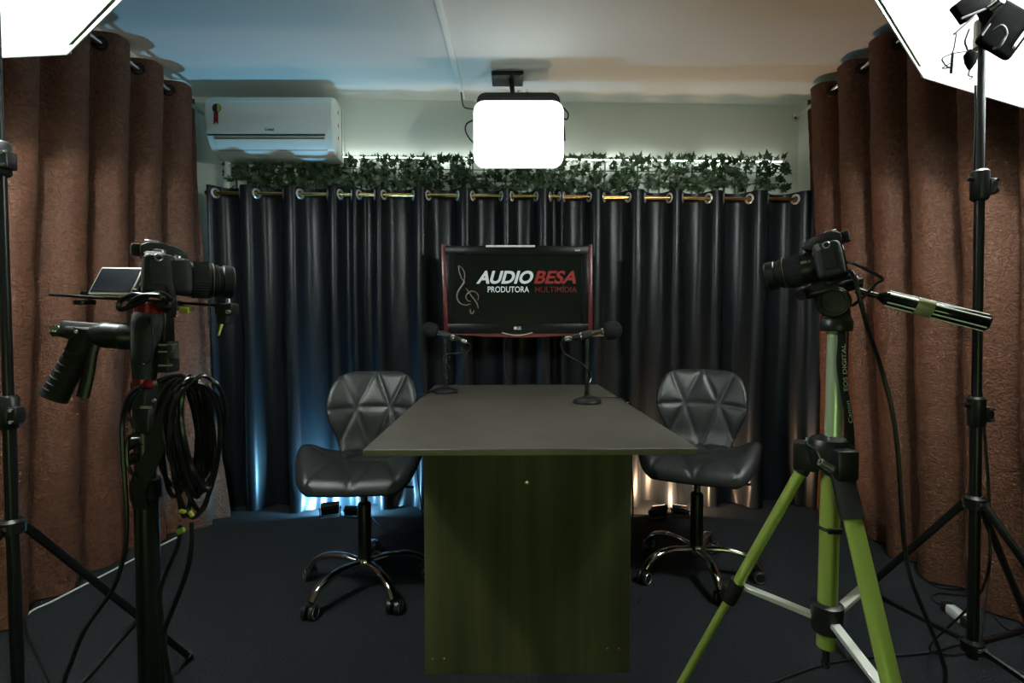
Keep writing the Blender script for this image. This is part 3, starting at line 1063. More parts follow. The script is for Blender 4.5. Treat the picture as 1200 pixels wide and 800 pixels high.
def softbox(label, A, B, D, depth):
    """A, B, D three corners of the open front; a white-lined nylon pyramid tapers back to the bulbs"""
    A, B, D = V(A), V(B), V(D)
    c = (B + D) / 2
    n = (B - A).cross(D - A).normalized()
    if n.z > 0:
        n = -n
    t = thing('softbox', label, 'studio light', c - n * depth)
    rim = [A, B, B + D - A, D]

    def shell(mb, k, lift, r):
        r0 = [mb.bm.verts.new(c + (p - c) * k - n * 0.002) for p in rim]
        r1 = [mb.bm.verts.new(c + (p - c) * k - n * 0.035) for p in rim]
        r2 = [mb.bm.verts.new(c + (p - c) * r - n * (depth - lift)) for p in rim]
        for a, b in ((r0, r1), (r1, r2)):
            for i in range(4):
                mb._face([a[i], a[(i + 1) % 4], b[(i + 1) % 4], b[i]])
        mb._face(r2)
    mb = MB(); shell(mb, 1.0, 0.0, 0.50); fin('nylon_body', mb, M_nylon, t, angle=10)
    mb = MB(); shell(mb, 0.988, 0.006, 0.49); fin('white_lining', mb, M_lining, t, angle=10)
    for i in range(4):
        mb = MB(); mb.sweep([rim[i], rim[(i + 1) % 4]], 0.005, 6); fin('edging', mb, M_seam, t)
    for p in rim:
        d = (p - c).normalized()
        mb = MB(); mb.rod(p - d * 0.01 - n * 0.006, p + d * 0.035 - n * 0.008, 0.0035, seg=8); fin('rod_tip', mb, M_silver, t)
    e, w = B - A, (D - A).normalized()
    q = [A + e * 0.12 + w * 0.010, A + e * 0.88 + w * 0.010, A + e * 0.88 + w * 0.024, A + e * 0.12 + w * 0.020]
    mb = MB()
    lo = [mb.bm.verts.new(p + n * 0.001) for p in q]
    hi = [mb.bm.verts.new(p + n * 0.003) for p in q]
    mb._face(lo[::-1]); mb._face(hi)
    for i in range(4):
        mb._face([lo[i], lo[(i + 1) % 4], hi[(i + 1) % 4], hi[i]])
    tag(fin('side_flap', mb, M_nylon, t), 'grey-green nylon flap along the inner edge')
    ap = c - n * depth
    mb = MB(); mb.lathe([(-0.02, 0.045), (0.0, 0.055), (0.06, 0.05), (0.10, 0.035)], ap, -n, 18); fin('lamp_head', mb, M_blackplastic, t)
    bulb = c - n * BULB_DEPTH + e.normalized() * 0.13
    u, v2 = e.normalized() * 0.05, w * 0.05
    for o in (u + v2, u - v2, -u + v2, -u - v2):
        mb = MB(); mb.lathe([(0, 0.012), (0.015, 0.026), (0.05, 0.030), (0.075, 0.018), (0.082, 0)], ap + o + n * 0.015, n, 14); fin('bulb', mb, M_bulb, t)
    ld = bpy.data.lights.new('softbox_lamp', 'POINT')
    ld.shadow_soft_size = 0.03
    ld.color = SOFTBOX_TINT
    ld.energy = SOFTBOX_WATTS
    lo = bpy.data.objects.new('softbox_lamp', ld)
    COL.objects.link(lo)
    lo.parent = t
    lo.location = bulb - (c - n * depth)
    return t, n, c


BULB_DEPTH = 0.15


def sc(p, s):
    return V((p[0] * s, p[1] * s, EYE + (p[2] - EYE) * s))


SL = 0.9
softbox('large glowing softbox over the left brown curtain at upper left', sc((-1.4525, 1.70, 1.944), SL), sc((-0.835, 1.27, 1.96), SL), sc((-1.769, 1.27, 1.691), SL), 0.32)
SR = 0.98
softbox('large glowing softbox behind the black pole at upper right', sc((1.3857, 1.75, 1.8915), SR), sc((0.851, 1.35, 2.032), SR), sc((1.619, 1.32, 1.52), SR), 0.32)


def stand(label, top, bottom, collar_z, low_z, feet, r, clamps, mids):
    t = thing('light_stand', label, 'light stand', (bottom.x, bottom.y, 0))
    ax = (top - bottom).normalized()
    pz = lambda z: bottom + (top - bottom) * ((z - bottom.z) / (top.z - bottom.z))
    zs = [bottom.z] + clamps + [top.z]
    for i in range(len(zs) - 1):
        rr = r * (1 - 0.17 * i)
        mb = MB(); mb.rod(pz(zs[i]), pz(zs[i + 1]), rr, seg=18); fin('pole_section', mb, M_blackmetal, t)
    for z in clamps:
        mb = MB()
        mb.lathe([(-0.035, r * 1.25), (-0.03, r * 1.55), (0.03, r * 1.55), (0.035, r * 1.2)], pz(z), ax, 16)
        mb.box(pz(z) + V((r * 1.7, -0.004, -0.005)), (r * 1.6, r * 2.2, 0.036), None, 0.003)
        c = fin('clamp', mb, M_blackplastic, t)
        for dz in (-0.012, 0.012):
            mb = MB(); mb.lathe([(0, 0.0045), (0.004, 0.0038)], pz(z) + V((r * 1.9, -0.004 - r * 1.1, dz - 0.005)), (0, -1, 0), 10); fin('bolt', mb, M_chrome, c)
        mb = MB(); mb.rod(pz(z) + V((-r, 0, 0.012)), pz(z) + V((-r * 2.6, 0, 0.016)), 0.005); fin('knob', mb, M_blackplastic, c)
    for z, nm in ((collar_z, 'upper_collar'), (low_z, 'lower_collar')):
        mb = MB(); mb.lathe([(-0.016, r * 1.3), (-0.014, r * 1.9), (0.010, r * 2.0), (0.016, r * 1.4)], pz(z), ax, 18); fin(nm, mb, M_blackplastic, t)
    for (f, mid) in zip(feet, mids):
        f = V(f)
        d = V((f.x - bottom.x, f.y - bottom.y, 0)).normalized()
        a = pz(collar_z) + d * r * 1.6
        b = f + V((0, 0, 0.010))
        mb = MB(); mb.sweep([a, b], 0.0085, 8, sx=1.15, sy=0.85)
        lg = fin('leg', mb, M_blackmetal, t)
        mb = MB(); mb.rod(b - (b - a).normalized() * 0.015, b + (b - a).normalized() * 0.006, 0.0125, 0.010, 12); fin('rubber_foot', mb, M_blackmatte, lg)
        m = a.lerp(b, mid)
        mb = MB()
        mb.sweep([m, pz(low_z) + d * r * 1.6], 0.007, 8, sx=1.1, sy=0.8)
        fin('brace', mb, M_blackmetal, t)
        mb = MB()
        side = d.cross(V((0, 0, 1)))
        for q in (m, a, pz(low_z) + d * r * 1.8):
            mb.rod(q - side * 0.012, q + side * 0.012, 0.0045, seg=8)
        fin('rivets', mb, M_steel, t)
    return t


# left stand
lb, lt = at(7, 800, 1.06), at(7, -4, 1.06)
lb.z = 0.10
lb.x = lt.x = -1.047
stand('black tripod light stand at the left edge under the softbox', lt, lb, at(0, 616, 1.06).z, 0.15,
      [onz(222, 773), V((-1.20, 0.52, 0)), V((-1.60, 1.18, 0))], 0.0112, [at(8, 483, 1.06).z, at(8, 186, 1.06).z], [0.62, 0.62, 0.62])
# right stand
YR = 1.19
rb_, rt_ = at(1140, 757, YR), at(1151, 40, YR)
stand('black tripod light stand in front of the right brown curtain', rt_, at(1139.5, 770, YR), at(1145, 588, YR).z, at(1140, 756, YR).z,
      [onz(962, 738), V((1.55, 1.42, 0)), V((1.22, 0.66, 0))], 0.0115, [at(1147, 482, YR).z, at(1150, 217, YR).z], [0.62, 0.62, 0.62])


def lamp_bracket():
    P = rt_
    t = thing('lamp_bracket', 'black tilting lamp bracket with control plate on the right pole top', 'lamp holder', P)
    Y = P.y
    mb = MB()
    mb.lathe([(-0.03, 0.016), (0.03, 0.016), (0.035, 0.010)], P, (0.02, 0, 1), 16)
    fin('spigot', mb, M_chrome, t)
    mb = MB()
    R = Matrix.Rotation(-0.5, 3, 'Y')
    mb.box(P + V((0.0, -0.032, 0.030)), (0.05, 0.035, 0.06), R, 0.006)
    mb.box(P + V((-0.025, -0.05, 0.055)), (0.10, 0.02, 0.03), R, 0.006)
    fin('tilt_joint', mb, M_bracket, t)
    c = at(1179, 36, Y - 0.07)
    R2 = Matrix.Rotation(0.52, 3, 'Y') @ Matrix.Rotation(0.2, 3, 'X')
    mb = MB(); mb.box(c, (0.085, 0.018, 0.095), R2, 0.010, 3); pl = fin('control_plate', mb, M_bracket, t)
    mb = MB(); mb.box(c + R2 @ V((0.028, -0.012, 0.0)), (0.008, 0.006, 0.060), R2, 0.003); fin('chrome_latch', mb, M_chrome, pl)
    mb = MB(); mb.box(at(1138, 6, Y - 0.06), (0.075, 0.018, 0.045), Matrix.Rotation(-0.65, 3, 'Y'), 0.004); fin('reflector_flap', mb, M_bracket, t)
    for a, b in (((1126, 22), (1166, 6)), ((1118, 40), (1141, 20)), ((1150, 42), (1160, 28))):
        mb = MB(); mb.rod(at(*a, Y - 0.08), at(*b, Y - 0.08), 0.0024, seg=8); fin('spoke', mb, M_blackmetal, t)
    mb = MB(); mb.lathe([(0, 0.011), (0.02, 0.011), (0.024, 0.006)], at(1161, 8, Y - 0.08), (0.3, -1, 0.3), 14); fin('tilt_knob', mb, M_chrome, t)
    mb = MB()
    mb.curve([at(1164, 36, Y - 0.095), at(1174, 30, Y - 0.11), at(1179, 40, Y - 0.10), at(1170, 55, Y - 0.09), at(1161, 56, Y - 0.05)], 0.003)
    fin('plate_cord', mb, M_greycable, t)
    k = thing('dangling_cord', 'thin black power cord and plug dangling below the right lamp bracket', 'cable', at(1130, 70, Y - 0.03))
    Yk = Y - 0.06
    mb = MB()
    mb.curve([at(1136, 34, Yk), at(1131, 48, Yk), at(1133, 56, Yk), at(1135, 62, Yk)], 0.0022)
    mb.curve([at(1146, 61, Yk), at(1126, 61, Yk), at(1110, 65, Yk), at(1104, 70, Yk), at(1110, 78, Yk), at(1115, 79, Yk), at(1104, 80, Yk), at(1112, 75, Yk), at(1116, 73, Yk)], 0.0016)
    mb.curve([at(1137, 80, Yk), at(1135, 88, Yk), at(1140, 90, Yk), at(1136, 93, Yk)], 0.0018)
    mb.curve([at(1121, 38, Yk), at(1118, 56, Yk), at(1116, 62, Yk)], 0.0016)
    fin('cord', mb, M_cable, k)
    mb = MB(); mb.rod(at(1116.5, 62, Yk), at(1114.5, 86, Yk), 0.003); fin('plug_pin', mb, M_blackplastic, k)
    mb = MB()
    mb.sweep([at(1137, 58, Yk), at(1137.5, 64, Yk), at(1137, 74, Yk), at(1136, 82, Yk)], [0.004, 0.015, 0.012, 0.003], 10, sx=1, sy=0.6)
    fin('plug', mb, M_bracket, k)
    w = thing('pole_cord', 'black cord running down beside the right light stand pole', 'cable', at(1144, 115, Y))
    mb = MB()
    mb.curve([at(1143, 100, Y + 0.02), at(1144, 140, Y + 0.02), at(1142, 190, Y + 0.02), at(1143, 240, Y + 0.02), at(1142, 300, Y + 0.02), at(1144, 400, Y + 0.025), at(1153, 500, Y + 0.025),
              at(1159, 600, Y + 0.03), at(1151, 690, Y + 0.04), V((1.30, 1.56, 0.06)), V((1.40, 1.60, 0.006)), V((1.50, 1.60, 0.005)), V((1.58, 1.45, 0.005))], 0.003)
    fin('cord', mb, M_cable, w)


lamp_bracket()


# ------------------------------------------------------------------ floor flood lamps
def flood(label, px, py, rotz, tilt, lens, colour, watts, s=1.0, group=None):
    P = onz(px, py)
    t = thing('flood_light', label, 'flood light', P, rotz)
    M = MW[t.name]
    R = Matrix.Rotation(tilt, 3, 'X')
    c = V((0, 0, 0.055 * s))
    mb = MB(); mb.box(c, (0.095 * s, 0.028 * s, 0.075 * s), R, 0.004)
    for k in range(7):
        mb.box(c + R @ V(((-0.036 + 0.012 * k) * s, -0.019 * s, 0)), (0.004 * s, 0.014 * s, 0.06 * s), R)
    h = fin('housing', mb, M_blackmetal, t, local=True)
    mb = MB(); mb.box(c + R @ V((0, 0.0145 * s, 0)), (0.08 * s, 0.003, 0.06 * s), R); fin('lens', mb, lens, t, local=True)
    mb = MB()
    mb.curve([c + V((-0.052 * s, 0, 0)), V((-0.052 * s, 0, 0.012)), V((-0.046 * s, 0, 0.004)), V((0.046 * s, 0, 0.004)), V((0.052 * s, 0, 0.012)), c + V((0.052 * s, 0, 0))], 0.0036, n=3)
    for sx in (-1, 1):
        mb.lathe([(0, 0.008), (0.008, 0.007)], c + V((sx * 0.050 * s, 0, 0)), (sx, 0, 0), 12)
    fin('bracket', mb, M_blackmetal, t, local=True)
    ld = bpy.data.lights.new('flood_lamp', 'AREA')
    ld.shape = 'RECTANGLE'
    ld.size, ld.size_y = 0.078 * s, 0.058 * s
    ld.color = colour
    ld.energy = watts
    lo = bpy.data.objects.new('flood_lamp', ld)
    COL.objects.link(lo)
    lo.parent = t
    lo.location = c + R @ V((0, 0.019 * s, 0))
    d = R @ V((0, 1, 0))
    lo.rotation_euler = (-d).to_track_quat('Z', 'Y').to_euler()


flood('small black flood light glowing blue, left of the left chair column', 387, 607, 0.35, 0.55, M_bluelens, FLOOD_BLUE, FLOOD_WATTS * 2.2)
flood('small blue flood light behind the left chair column', 412, 607, -0.1, 0.35, M_bluelens, FLOOD_BLUE, FLOOD_WATTS * 1.6, 0.75)
flood('small flood light with chrome bracket by the right chair, nearest the desk', 771, 609, 0.3, 0.75, M_warmlens, FLOOD_WARM, FLOOD_WATTS * 0.75, 0.95)
flood('small flood light glowing orange beside the right chair column', 797, 607, -0.35, 0.75, M_warmlens, FLOOD_WARM, FLOOD_WATTS * 0.75, 0.85)


# ------------------------------------------------------------------ microphones
def mic(pxb, pyb, foam, tail, pivot, words, cab):
    base = onz(pxb, pyb, 0.7505)
    Y = base.y
    t = thing('desk_microphone_stand', 'black round-base microphone stand on the desk, ' + words, 'microphone stand', base)
    mb = MB(); mb.lathe([(0, 0.055), (0.008, 0.056), (0.014, 0.052), (0.022, 0.030), (0.027, 0.014), (0.030, 0.012)], base, seg=32); fin('base', mb, M_blackmetal, t)
    pv = at(*pivot, Y)
    mb = MB(); mb.rod(base + V((0, 0, 0.028)), pv - V((0, 0, 0.03)), 0.0095, 0.008); fin('stem', mb, M_blackmetal, t)
    mb = MB(); mb.lathe([(0, 0.011), (0.02, 0.011)], base.lerp(pv, 0.56), seg=14); fin('stem_nut', mb, M_blackplastic, t)
    a, b = at(*foam, Y), at(*tail, Y)
    d = (a - b).normalized()
    mb = MB()
    mb.box(pv - V((0, 0, 0.016)), (0.014, 0.012, 0.034), None, 0.003)
    hinge = b + d * ((pv - b).dot(d))
    mb.rod(hinge - d * 0.02, hinge + d * 0.02, 0.016, seg=14)
    fin('clip', mb, M_blackplastic, t)
    m = thing('microphone', 'black microphone with round foam windscreen on its desk stand, ' + words, 'microphone', hinge)
    L = (a - b).length
    mb = MB(); mb.lathe([(0, 0.009), (0.03, 0.0125), (0.09, 0.0135), (L - 0.02, 0.014)], b, d, 18); fin('barrel', mb, M_blackmetal, m)
    mb = MB()
    mb.lathe([(0.036, 0.0140), (0.040, 0.0146), (0.048, 0.0146), (0.052, 0.0140)], b, d, 18)
    fin('barrel_band', mb, M_chrome, m)
    mb = MB(); mb.lathe([(-0.024, 0.008), (-0.02, 0.0102), (0.0, 0.0102), (0.002, 0.009)], b, d, 16); fin('cable_plug', mb, M_chrome, m)
    mb = MB(); mb.lathe([(0.122, 0.0150), (0.13, 0.0150)], b, d, 18); fin('head_band', mb, M_chrome, m)
    side = V((0, -1, 0))
    u = d.cross(side).normalized()
    for s in (-1, 1):
        mb = MB(); mb.sweep([b + d * 0.072 + side * 0.0125 + u * 0.006 * s, b + d * 0.118 + side * 0.0125 + u * 0.006 * s], 0.0018, 6); fin('clip_rail', mb, M_chrome, m)
    f0 = a - d * 0.032
    mb = MB()
    mb.lathe([(0, 0.016), (0.003, 0.028), (0.012, 0.034), (0.032, 0.0365), (0.05, 0.035), (0.063, 0.027), (0.070, 0.014), (0.072, 0)], f0, d, 26)
    fin('foam_windscreen', mb, M_foam, m)
    c = thing('microphone_cable', 'thin cable wound down the microphone stand ' + words, 'cable', base)
    pts = [b - d * 0.02] + [at(x, y, Y + dy) if z is None else V(z) for x, y, dy, z in cab]
    mb = MB(); mb.curve(pts, 0.0028, n=10); fin('cord', mb, M_cable, c)


mic(522, 460, (505, 387), (541, 399), (521.5, 394), 'left of the television',
    [(549, 402, -.005, None), (552, 405, 0, None), (549, 411, -.01, None), (538, 413.5, -.015, None), (524, 415, -.018, None), (520, 420, -.014, None), (524, 427, -.016, None),
     (527, 431, .014, None), (521, 434, .0, None), (519.5, 437, -.012, None), (524, 444, -.02, None), (523, 448, .014, None), (519, 453, 0.0, None),
     (512, 455, 0, tuple(onz(511, 456.5, 0.7545))), (0, 0, 0, tuple(onz(500, 460, 0.7545))), (0, 0, 0, tuple(onz(495, 464, 0.7545))), (0, 0, 0, (-0.43, 2.32, 0.72)), (0, 0, 0, (-0.435, 2.33, 0.4)), (0, 0, 0, (-0.41, 2.42, 0.005))])
mic(688, 472, (717, 387), (669, 396), (688, 397), 'right of the television',
    [(660, 398, 0, None), (657, 403, 0, None), (662, 414, -.005, None), (676, 422, -.01, None), (686, 429, -.016, None), (692, 436, -.012, None), (693, 442, -.005, None), (690, 450, -.018, None),
     (686, 458, -.012, None), (687, 463, .014, None), (0, 0, 0, tuple(onz(694, 464.5, 0.7545))), (0, 0, 0, tuple(onz(712, 465, 0.7545))), (0, 0, 0, tuple(onz(725, 466, 0.7545))), (0, 0, 0, tuple(onz(733, 471, 0.7545))), (0, 0, 0, (0.475, 2.02, 0.70)), (0, 0, 0, (0.475, 2.05, 0.3)), (0, 0, 0, (0.46, 2.2, 0.005))])


# ------------------------------------------------------------------ cameras
def dslr(label, base, fwd, tilt, lcd, strap_pts, strap_w, words):
    f = V((fwd[0], fwd[1], 0)).normalized()
    l = V((-f.y, f.x, 0))
    R = Matrix((f, l, V((0, 0, 1)))).transposed().to_4x4()
    M = Matrix.Translation(V(base)) @ R @ Matrix.Rotation(tilt, 4, 'Y')
    t = thing('camera', label, 'camera', M=M)
    mb = MB(); mb.box((-0.002, 0, 0.037), (0.050, 0.128, 0.074), None, 0.010, 3); fin('body', mb, M_cam, t, local=True)
    mb = MB(); mb.box((0.022, -0.048, 0.035), (0.052, 0.034, 0.068), Matrix.Rotation(-0.06, 3, 'Y'), 0.012, 3); fin('grip', mb, M_blackmatte, t, local=True)
    prof = [(-0.030, 0.070), (-0.031, 0.090), (-0.015, 0.099), (0.006, 0.098), (0.034, 0.090), (0.045, 0.083), (0.043, 0.074), (0.025, 0.066)]
    Mx = Matrix((V((1, 0, 0)), V((0, 0, 1)), V((0, 1, 0)))).transposed().to_4x4()
    Mx.translation = V((0, -0.030, 0))
    mb = MB(); mb.prism(prof, Mx, 0.060, 0.006); fin('flash_hump', mb, M_cam, t, local=True)
    mb = MB(); mb.box((-0.036, 0, 0.083), (0.016, 0.036, 0.022), None, 0.005, 2); fin('eyecup', mb, M_blackmatte, t, local=True)
    mb = MB(); mb.box((-0.012, 0, 0.101), (0.022, 0.020, 0.004), None, 0.001, 1); fin('hot_shoe', mb, M_steel, t, local=True)
    mb = MB()
    mb.lathe([(0, 0.010), (0.009, 0.010), (0.010, 0.008)], (-0.002, -0.040, 0.073), seg=20)
    mb.lathe([(0, 0.006), (0.006, 0.005)], (0.025, -0.048, 0.068), (0.2, 0, 1), 14)
    fin('mode_dial', mb, M_steel, t, local=True)
    Lx = (1, 0, 0)
    o = (0, 0, 0.036)
    mb = MB()
    mb.lathe([(0.020, 0.032), (0.034, 0.032), (0.036, 0.0335), (0.062, 0.0345), (0.084, 0.0345)], o, Lx, 36)
    mb.lathe([(0.090, 0.0325), (0.096, 0.0325), (0.098, 0.030), (0.104, 0.030), (0.106, 0.0325), (0.122, 0.0325), (0.125, 0.030), (0.125, 0.026), (0.116, 0.022)], o, Lx, 36)
    ln = fin('lens_barrel', mb, M_blackplastic, t, local=True)
    mb = MB(); mb.lathe([(0.0855, 0.0340), (0.0862, 0.0350), (0.0878, 0.0350), (0.0885, 0.0335)], o, Lx, 36); fin('lens_ring', mb, M_gold, ln, local=True)
    mb = MB(); mb.lathe([(0.114, 0.0235), (0.118, 0.018), (0.1195, 0.0)], o, Lx, 28); fin('front_glass', mb, M_lens, ln, local=True)
    mb = MB()
    for k in range(40):
        a = 2 * PI * k / 40
        mb.box(V((0.066, 0.0348 * math.cos(a), 0.036 + 0.0348 * math.sin(a))), (0.026, 0.0016, 0.0022), Matrix.Rotation(a, 3, 'X') if False else None)
    fin('zoom_ribs', mb, M_blackmatte, ln, local=True)
    mb = MB()
    mb.box((0.044, 0.0335, 0.046), (0.012, 0.004, 0.006), None, 0.001, 1)
    fin('lens_switch', mb, M_steel, ln, local=True)
    mb = MB(); mb.lathe([(0, 0.003), (0.002, 0.0025)], (0.040, -0.0335, 0.040), (0, -1, 0), 12); fin('mount_dot', mb, M_steel, ln, local=True)
    # side door, badge and lug on both flanks
    for s in (-1, 1):
        mb = MB(); mb.box((-0.004, s * 0.0650, 0.039), (0.024, 0.002, 0.044), None, 0.0008, 1)
        fin('side_door', mb, M_blackmatte, t, local=True)
        mb = MB(); mb.torus((-0.004, s * 0.0655, 0.066), (0, 1, 0), 0.006, 0.0014, 16, 6)
        fin('strap_lug', mb, M_steel, t, local=True)
    mb = MB(); mb.box((0.0225, 0.040, 0.056), (0.004, 0.018, 0.008), None, 0.001, 1); fin('front_badge', mb, M_steel, t, local=True)
    mb = MB(); mb.box((0.012, 0.0642, 0.066), (0.008, 0.002, 0.014), Matrix.Rotation(0.3, 3, 'Y')); fin('side_badge', mb, M_steel, t, local=True)
    if lcd:
        c = V((-0.074, 0.045, 0.018))
        Rl = Matrix.Rotation(lcd[0], 3, 'Z') @ Matrix.Rotation(lcd[1], 3, 'X')
        c = V(lcd[2])
        mb = MB(); mb.box(c, (0.088, 0.008, 0.062), Rl, 0.003); sc_ = fin('flip_screen', mb, M_silver, t, local=True)
        mb = MB(); mb.box(c + Rl @ V((0, -0.0045, 0)), (0.080, 0.001, 0.053), Rl); fin('screen_glass', mb, M_lcd, sc_, local=True)
        mb = MB(); mb.rod(c + Rl @ V((0.046, 0, -0.024)), V((-0.026, 0.04, 0.02)), 0.006); fin('screen_hinge', mb, M_blackplastic, t, local=True)
    else:
        mb = MB(); mb.box((-0.028, -0.005, 0.036), (0.004, 0.078, 0.056), None, 0.001, 1); fin('rear_screen', mb, M_gloss, t, local=True)
    if strap_pts:
        q = spline(strap_pts, 8)
        mb = MB()
        mb.sweep(q, strap_w, 8, sx=1.0, sy=0.10, xhint=(1, 0, 0))
        st = fin('neck_strap', mb, M_blackmatte, t)
        if words:
            for s, i0, i1 in words:
                a, b = q[i0], q[i1]
                text_part('strap_lettering', s, (a + V((strap_w * 0.55, -strap_w * 0.55, 0)), b - a, V((-strap_w, 0, 0))), M_print, st, 0.01)
    return t


camL = at(186, 347, 0.97)
dslr('black camera with flip-out screen on the rig at left, lens pointing right', camL, (0.79, 0.61), 0.03,
     (-0.75, -0.5, (-0.062, 0.05, 0.026)), [camL + V((0.02, -0.06, 0.075)), at(194, 300, 0.90), at(199, 330, 0.905), at(204, 355, 0.915), at(203, 372, 0.93)], 0.0045, None)
camR = at(977, 327.5, 1.09)
dslr('black camera on the green-tinted tripod at right, lens pointing left', camR, (-0.80, 0.60), 0.19,
     None, [at(986, 384, 1.07), at(986.5, 400, 1.06), at(985, 425, 1.055), at(988, 450, 1.055), at(993, 480, 1.055), at(996, 503, 1.06), at(997, 522, 1.07)], 0.0085,
     [('Canon', 37, 29), ('EOS DIGITAL', 26, 9)])


# ------------------------------------------------------------------ green-tinted tripod
def tripod():
    X, Y = 0.682, 1.09
    t = thing('tripod', 'green-tinted aluminium camera tripod standing in front at right of the desk', 'tripod', (X, Y, 0))
    z = lambda py: at(975, py, Y).z
    cx = lambda px: at(px, 500, Y).x
    mb = MB(); mb.sweep([V((cx(977.5), Y, z(386))), V((cx(976.5), Y, z(520)))], 0.0165, 20); fin('centre_column', mb, M_greenpale, t)
    mb = MB(); mb.rod((cx(986.8), Y - 0.012, z(386)), (cx(986), Y - 0.012, z(515)), 0.0022, seg=6); fin('column_rack', mb, M_blackmetal, t)
    mb = MB(); mb.rod((cx(975), Y, z(540)), (cx(973.5), Y, z(757)), 0.0190, seg=22); fin('lower_column', mb, M_green, t)
    mb = MB(); mb.torus((cx(974.3), Y, z(618)), (0, 0, 1), 0.0195, 0.0035, 26, 8); mb.box((cx(974), Y - 0.020, z(618)), (0.03, 0.006, 0.012), None, 0.002); fin('column_ring', mb, M_blackplastic, t)
    mb = MB(); mb.rod((cx(973.5), Y, z(757)), (cx(973.5), Y, z(776)), 0.007); mb.torus((cx(973), Y, z(777)), (1, 0.3, 0), 0.009, 0.0025, 16, 6); fin('weight_hook', mb, M_blackmetal, t)
    # shoulder the legs hinge from
    hz = z(530)
    mb = MB()
    hub = V((cx(972), Y, hz))
    angs = [PI * 150 / 180, -PI / 2, PI * 30 / 180]
    mb.lathe([(-0.035, 0.024), (-0.03, 0.040), (0.012, 0.046), (0.03, 0.038), (0.036, 0.020)], hub, seg=24)
    for a in angs:
        d = V((math.cos(a), math.sin(a), 0))
        mb.box(hub + d * 0.042 + V((0, 0, -0.012)), (0.05, 0.044, 0.062), Matrix.Rotation(a, 3, 'Z'), 0.006)
    fin('shoulder', mb, M_blackplastic, t)
    mb = MB(); mb.curve([at(947, 513, Y - 0.085), at(946, 520, Y - 0.09), at(955, 527, Y - 0.095), at(960, 537, Y - 0.095), at(962, 541, Y - 0.095), at(962, 541, Y - 0.06)], 0.0038)
    cr = fin('crank', mb, M_chrome, t)
    mb = MB(); mb.rod(at(961, 541, Y - 0.095), at(975, 550, Y - 0.097), 0.0075, 0.008); fin('crank_knob', mb, M_steel, cr)
    hb = V((cx(973.5), Y, z(722)))
    mb = MB(); mb.lathe([(-0.032, 0.024), (-0.03, 0.030), (0.028, 0.032), (0.032, 0.024)], hb, seg=22); fin('brace_hub', mb, M_blackplastic, t)
    SLOPE = 0.455
    for i, a in enumerate(angs):
        d = V((math.cos(a), math.sin(a), 0))
        p = lambda dz: V((hub.x, hub.y, hub.z - dz)) + d * (0.03 + SLOPE * dz * 0.97)
        end = hub.z - 0.012
        side = V((-d.y, d.x, 0))
        mb = MB()
        LK = 0.41 if i == 1 else 0.35
        mb.sweep([p(0.02), p(LK + 0.01)], 0.0165, 24, sx=0.72, sy=1.12, xhint=d)
        lg = fin('leg', mb, M_green, t)
        mb = MB(); mb.sweep([p(LK - 0.01), p(end)], 0.0125, 24, sx=0.72, sy=1.12, xhint=d); fin('lower_section', mb, M_green, lg)
        mb = MB(); mb.sweep([p(LK - 0.025), p(LK + 0.025)], 0.0205, 20, sx=0.85, sy=1.1, xhint=d); 
        mb.box(p(LK) + d * 0.018, (0.014, 0.022, 0.03), Matrix.Rotation(a, 3, 'Z'), 0.004)
        fin('leg_lock', mb, M_blackplastic, lg)
        mb = MB(); mb.sweep([p(end - 0.025), p(end + 0.010)], 0.016, 12, sx=0.9, sy=1.1, xhint=d); fin('rubber_foot', mb, M_blackmatte, lg)
        if i == 1:
            mb = MB(); mb.sweep([p(0.015), p(0.115)], 0.0215, 24, sx=0.78, sy=1.08, xhint=d); tag(fin('leg_cover', mb, M_blackmatte, lg), 'black sleeve around the upper leg')
            # the front leg reaches nearer; its lock sits at the same height as the others
        else:
            mb = MB(); mb.sweep([p(0.005), p(0.05)], 0.0195, 24, sx=0.8, sy=1.1, xhint=d); fin('leg_cap', mb, M_blackplastic, lg)
        j = p(LK - 0.015) - d * 0.014
        mb = MB()
        q = hb + d * 0.028 + V((0, 0, -0.004))
        ax = (j - q).normalized()
        up = ax.cross(side).normalized()
        Rm = Matrix((ax, side, up if up.z > 0 else -up)).transposed()
        mb.box((q + j) / 2, ((j - q).length, 0.020, 0.011), Rm, 0.0015, 1)
        fin('brace', mb, M_silver, t)
    # pan head
    mb = MB(); mb.lathe([(0, 0.029), (0.004, 0.031), (0.022, 0.031), (0.026, 0.028), (0.034, 0.026), (0.05, 0.024)], V((cx(977.5), Y, z(388))), seg=24); hd = fin('head_base', mb, M_blackplastic, t)
    cen = at(975.5, 354, Y)
    vd = V((0.55, -0.83, 0)).normalized() if False else V((-0.5, -0.86, 0)).normalized()
    mb = MB()
    mb.lathe([(-0.03, 0.026), (-0.026, 0.031), (0.026, 0.033), (0.032, 0.030), (0.033, 0.022), (0.036, 0.021), (0.037, 0.0)], cen, vd, 30)
    mb.torus(cen + vd * 0.032, vd, 0.026, 0.0022, 30, 6)
    mb.rod(cen - V((0, 0, 0.02)), V((cx(977.5), Y, z(372))), 0.024, 0.026, 18)
    fin('tilt_joint', mb, M_blackplastic, t)
    a0, a1 = at(943, 345, Y), at(1001, 329, Y)
    ax = (a1 - a0).normalized()
    mb = MB()
    mid = at(975, 334, Y)
    Rm = Matrix((ax, V((0, 1, 0)), ax.cross(V((0, 1, 0))))).transposed()
    mb.sweep([a0 + V((0, 0, 0.0)), a0.lerp(a1, 0.12), a0.lerp(a1, 0.25), a0.lerp(a1, 0.5), a0.lerp(a1, 0.9), a1], [0.010, 0.013, 0.018, 0.021, 0.019, 0.014], 14, sx=1.0, sy=1.4)
    mb.box(at(977, 328.5, Y) , (0.055, 0.05, 0.010), Rm, 0.003)
    fin('head_plate', mb, M_blackplastic, t)
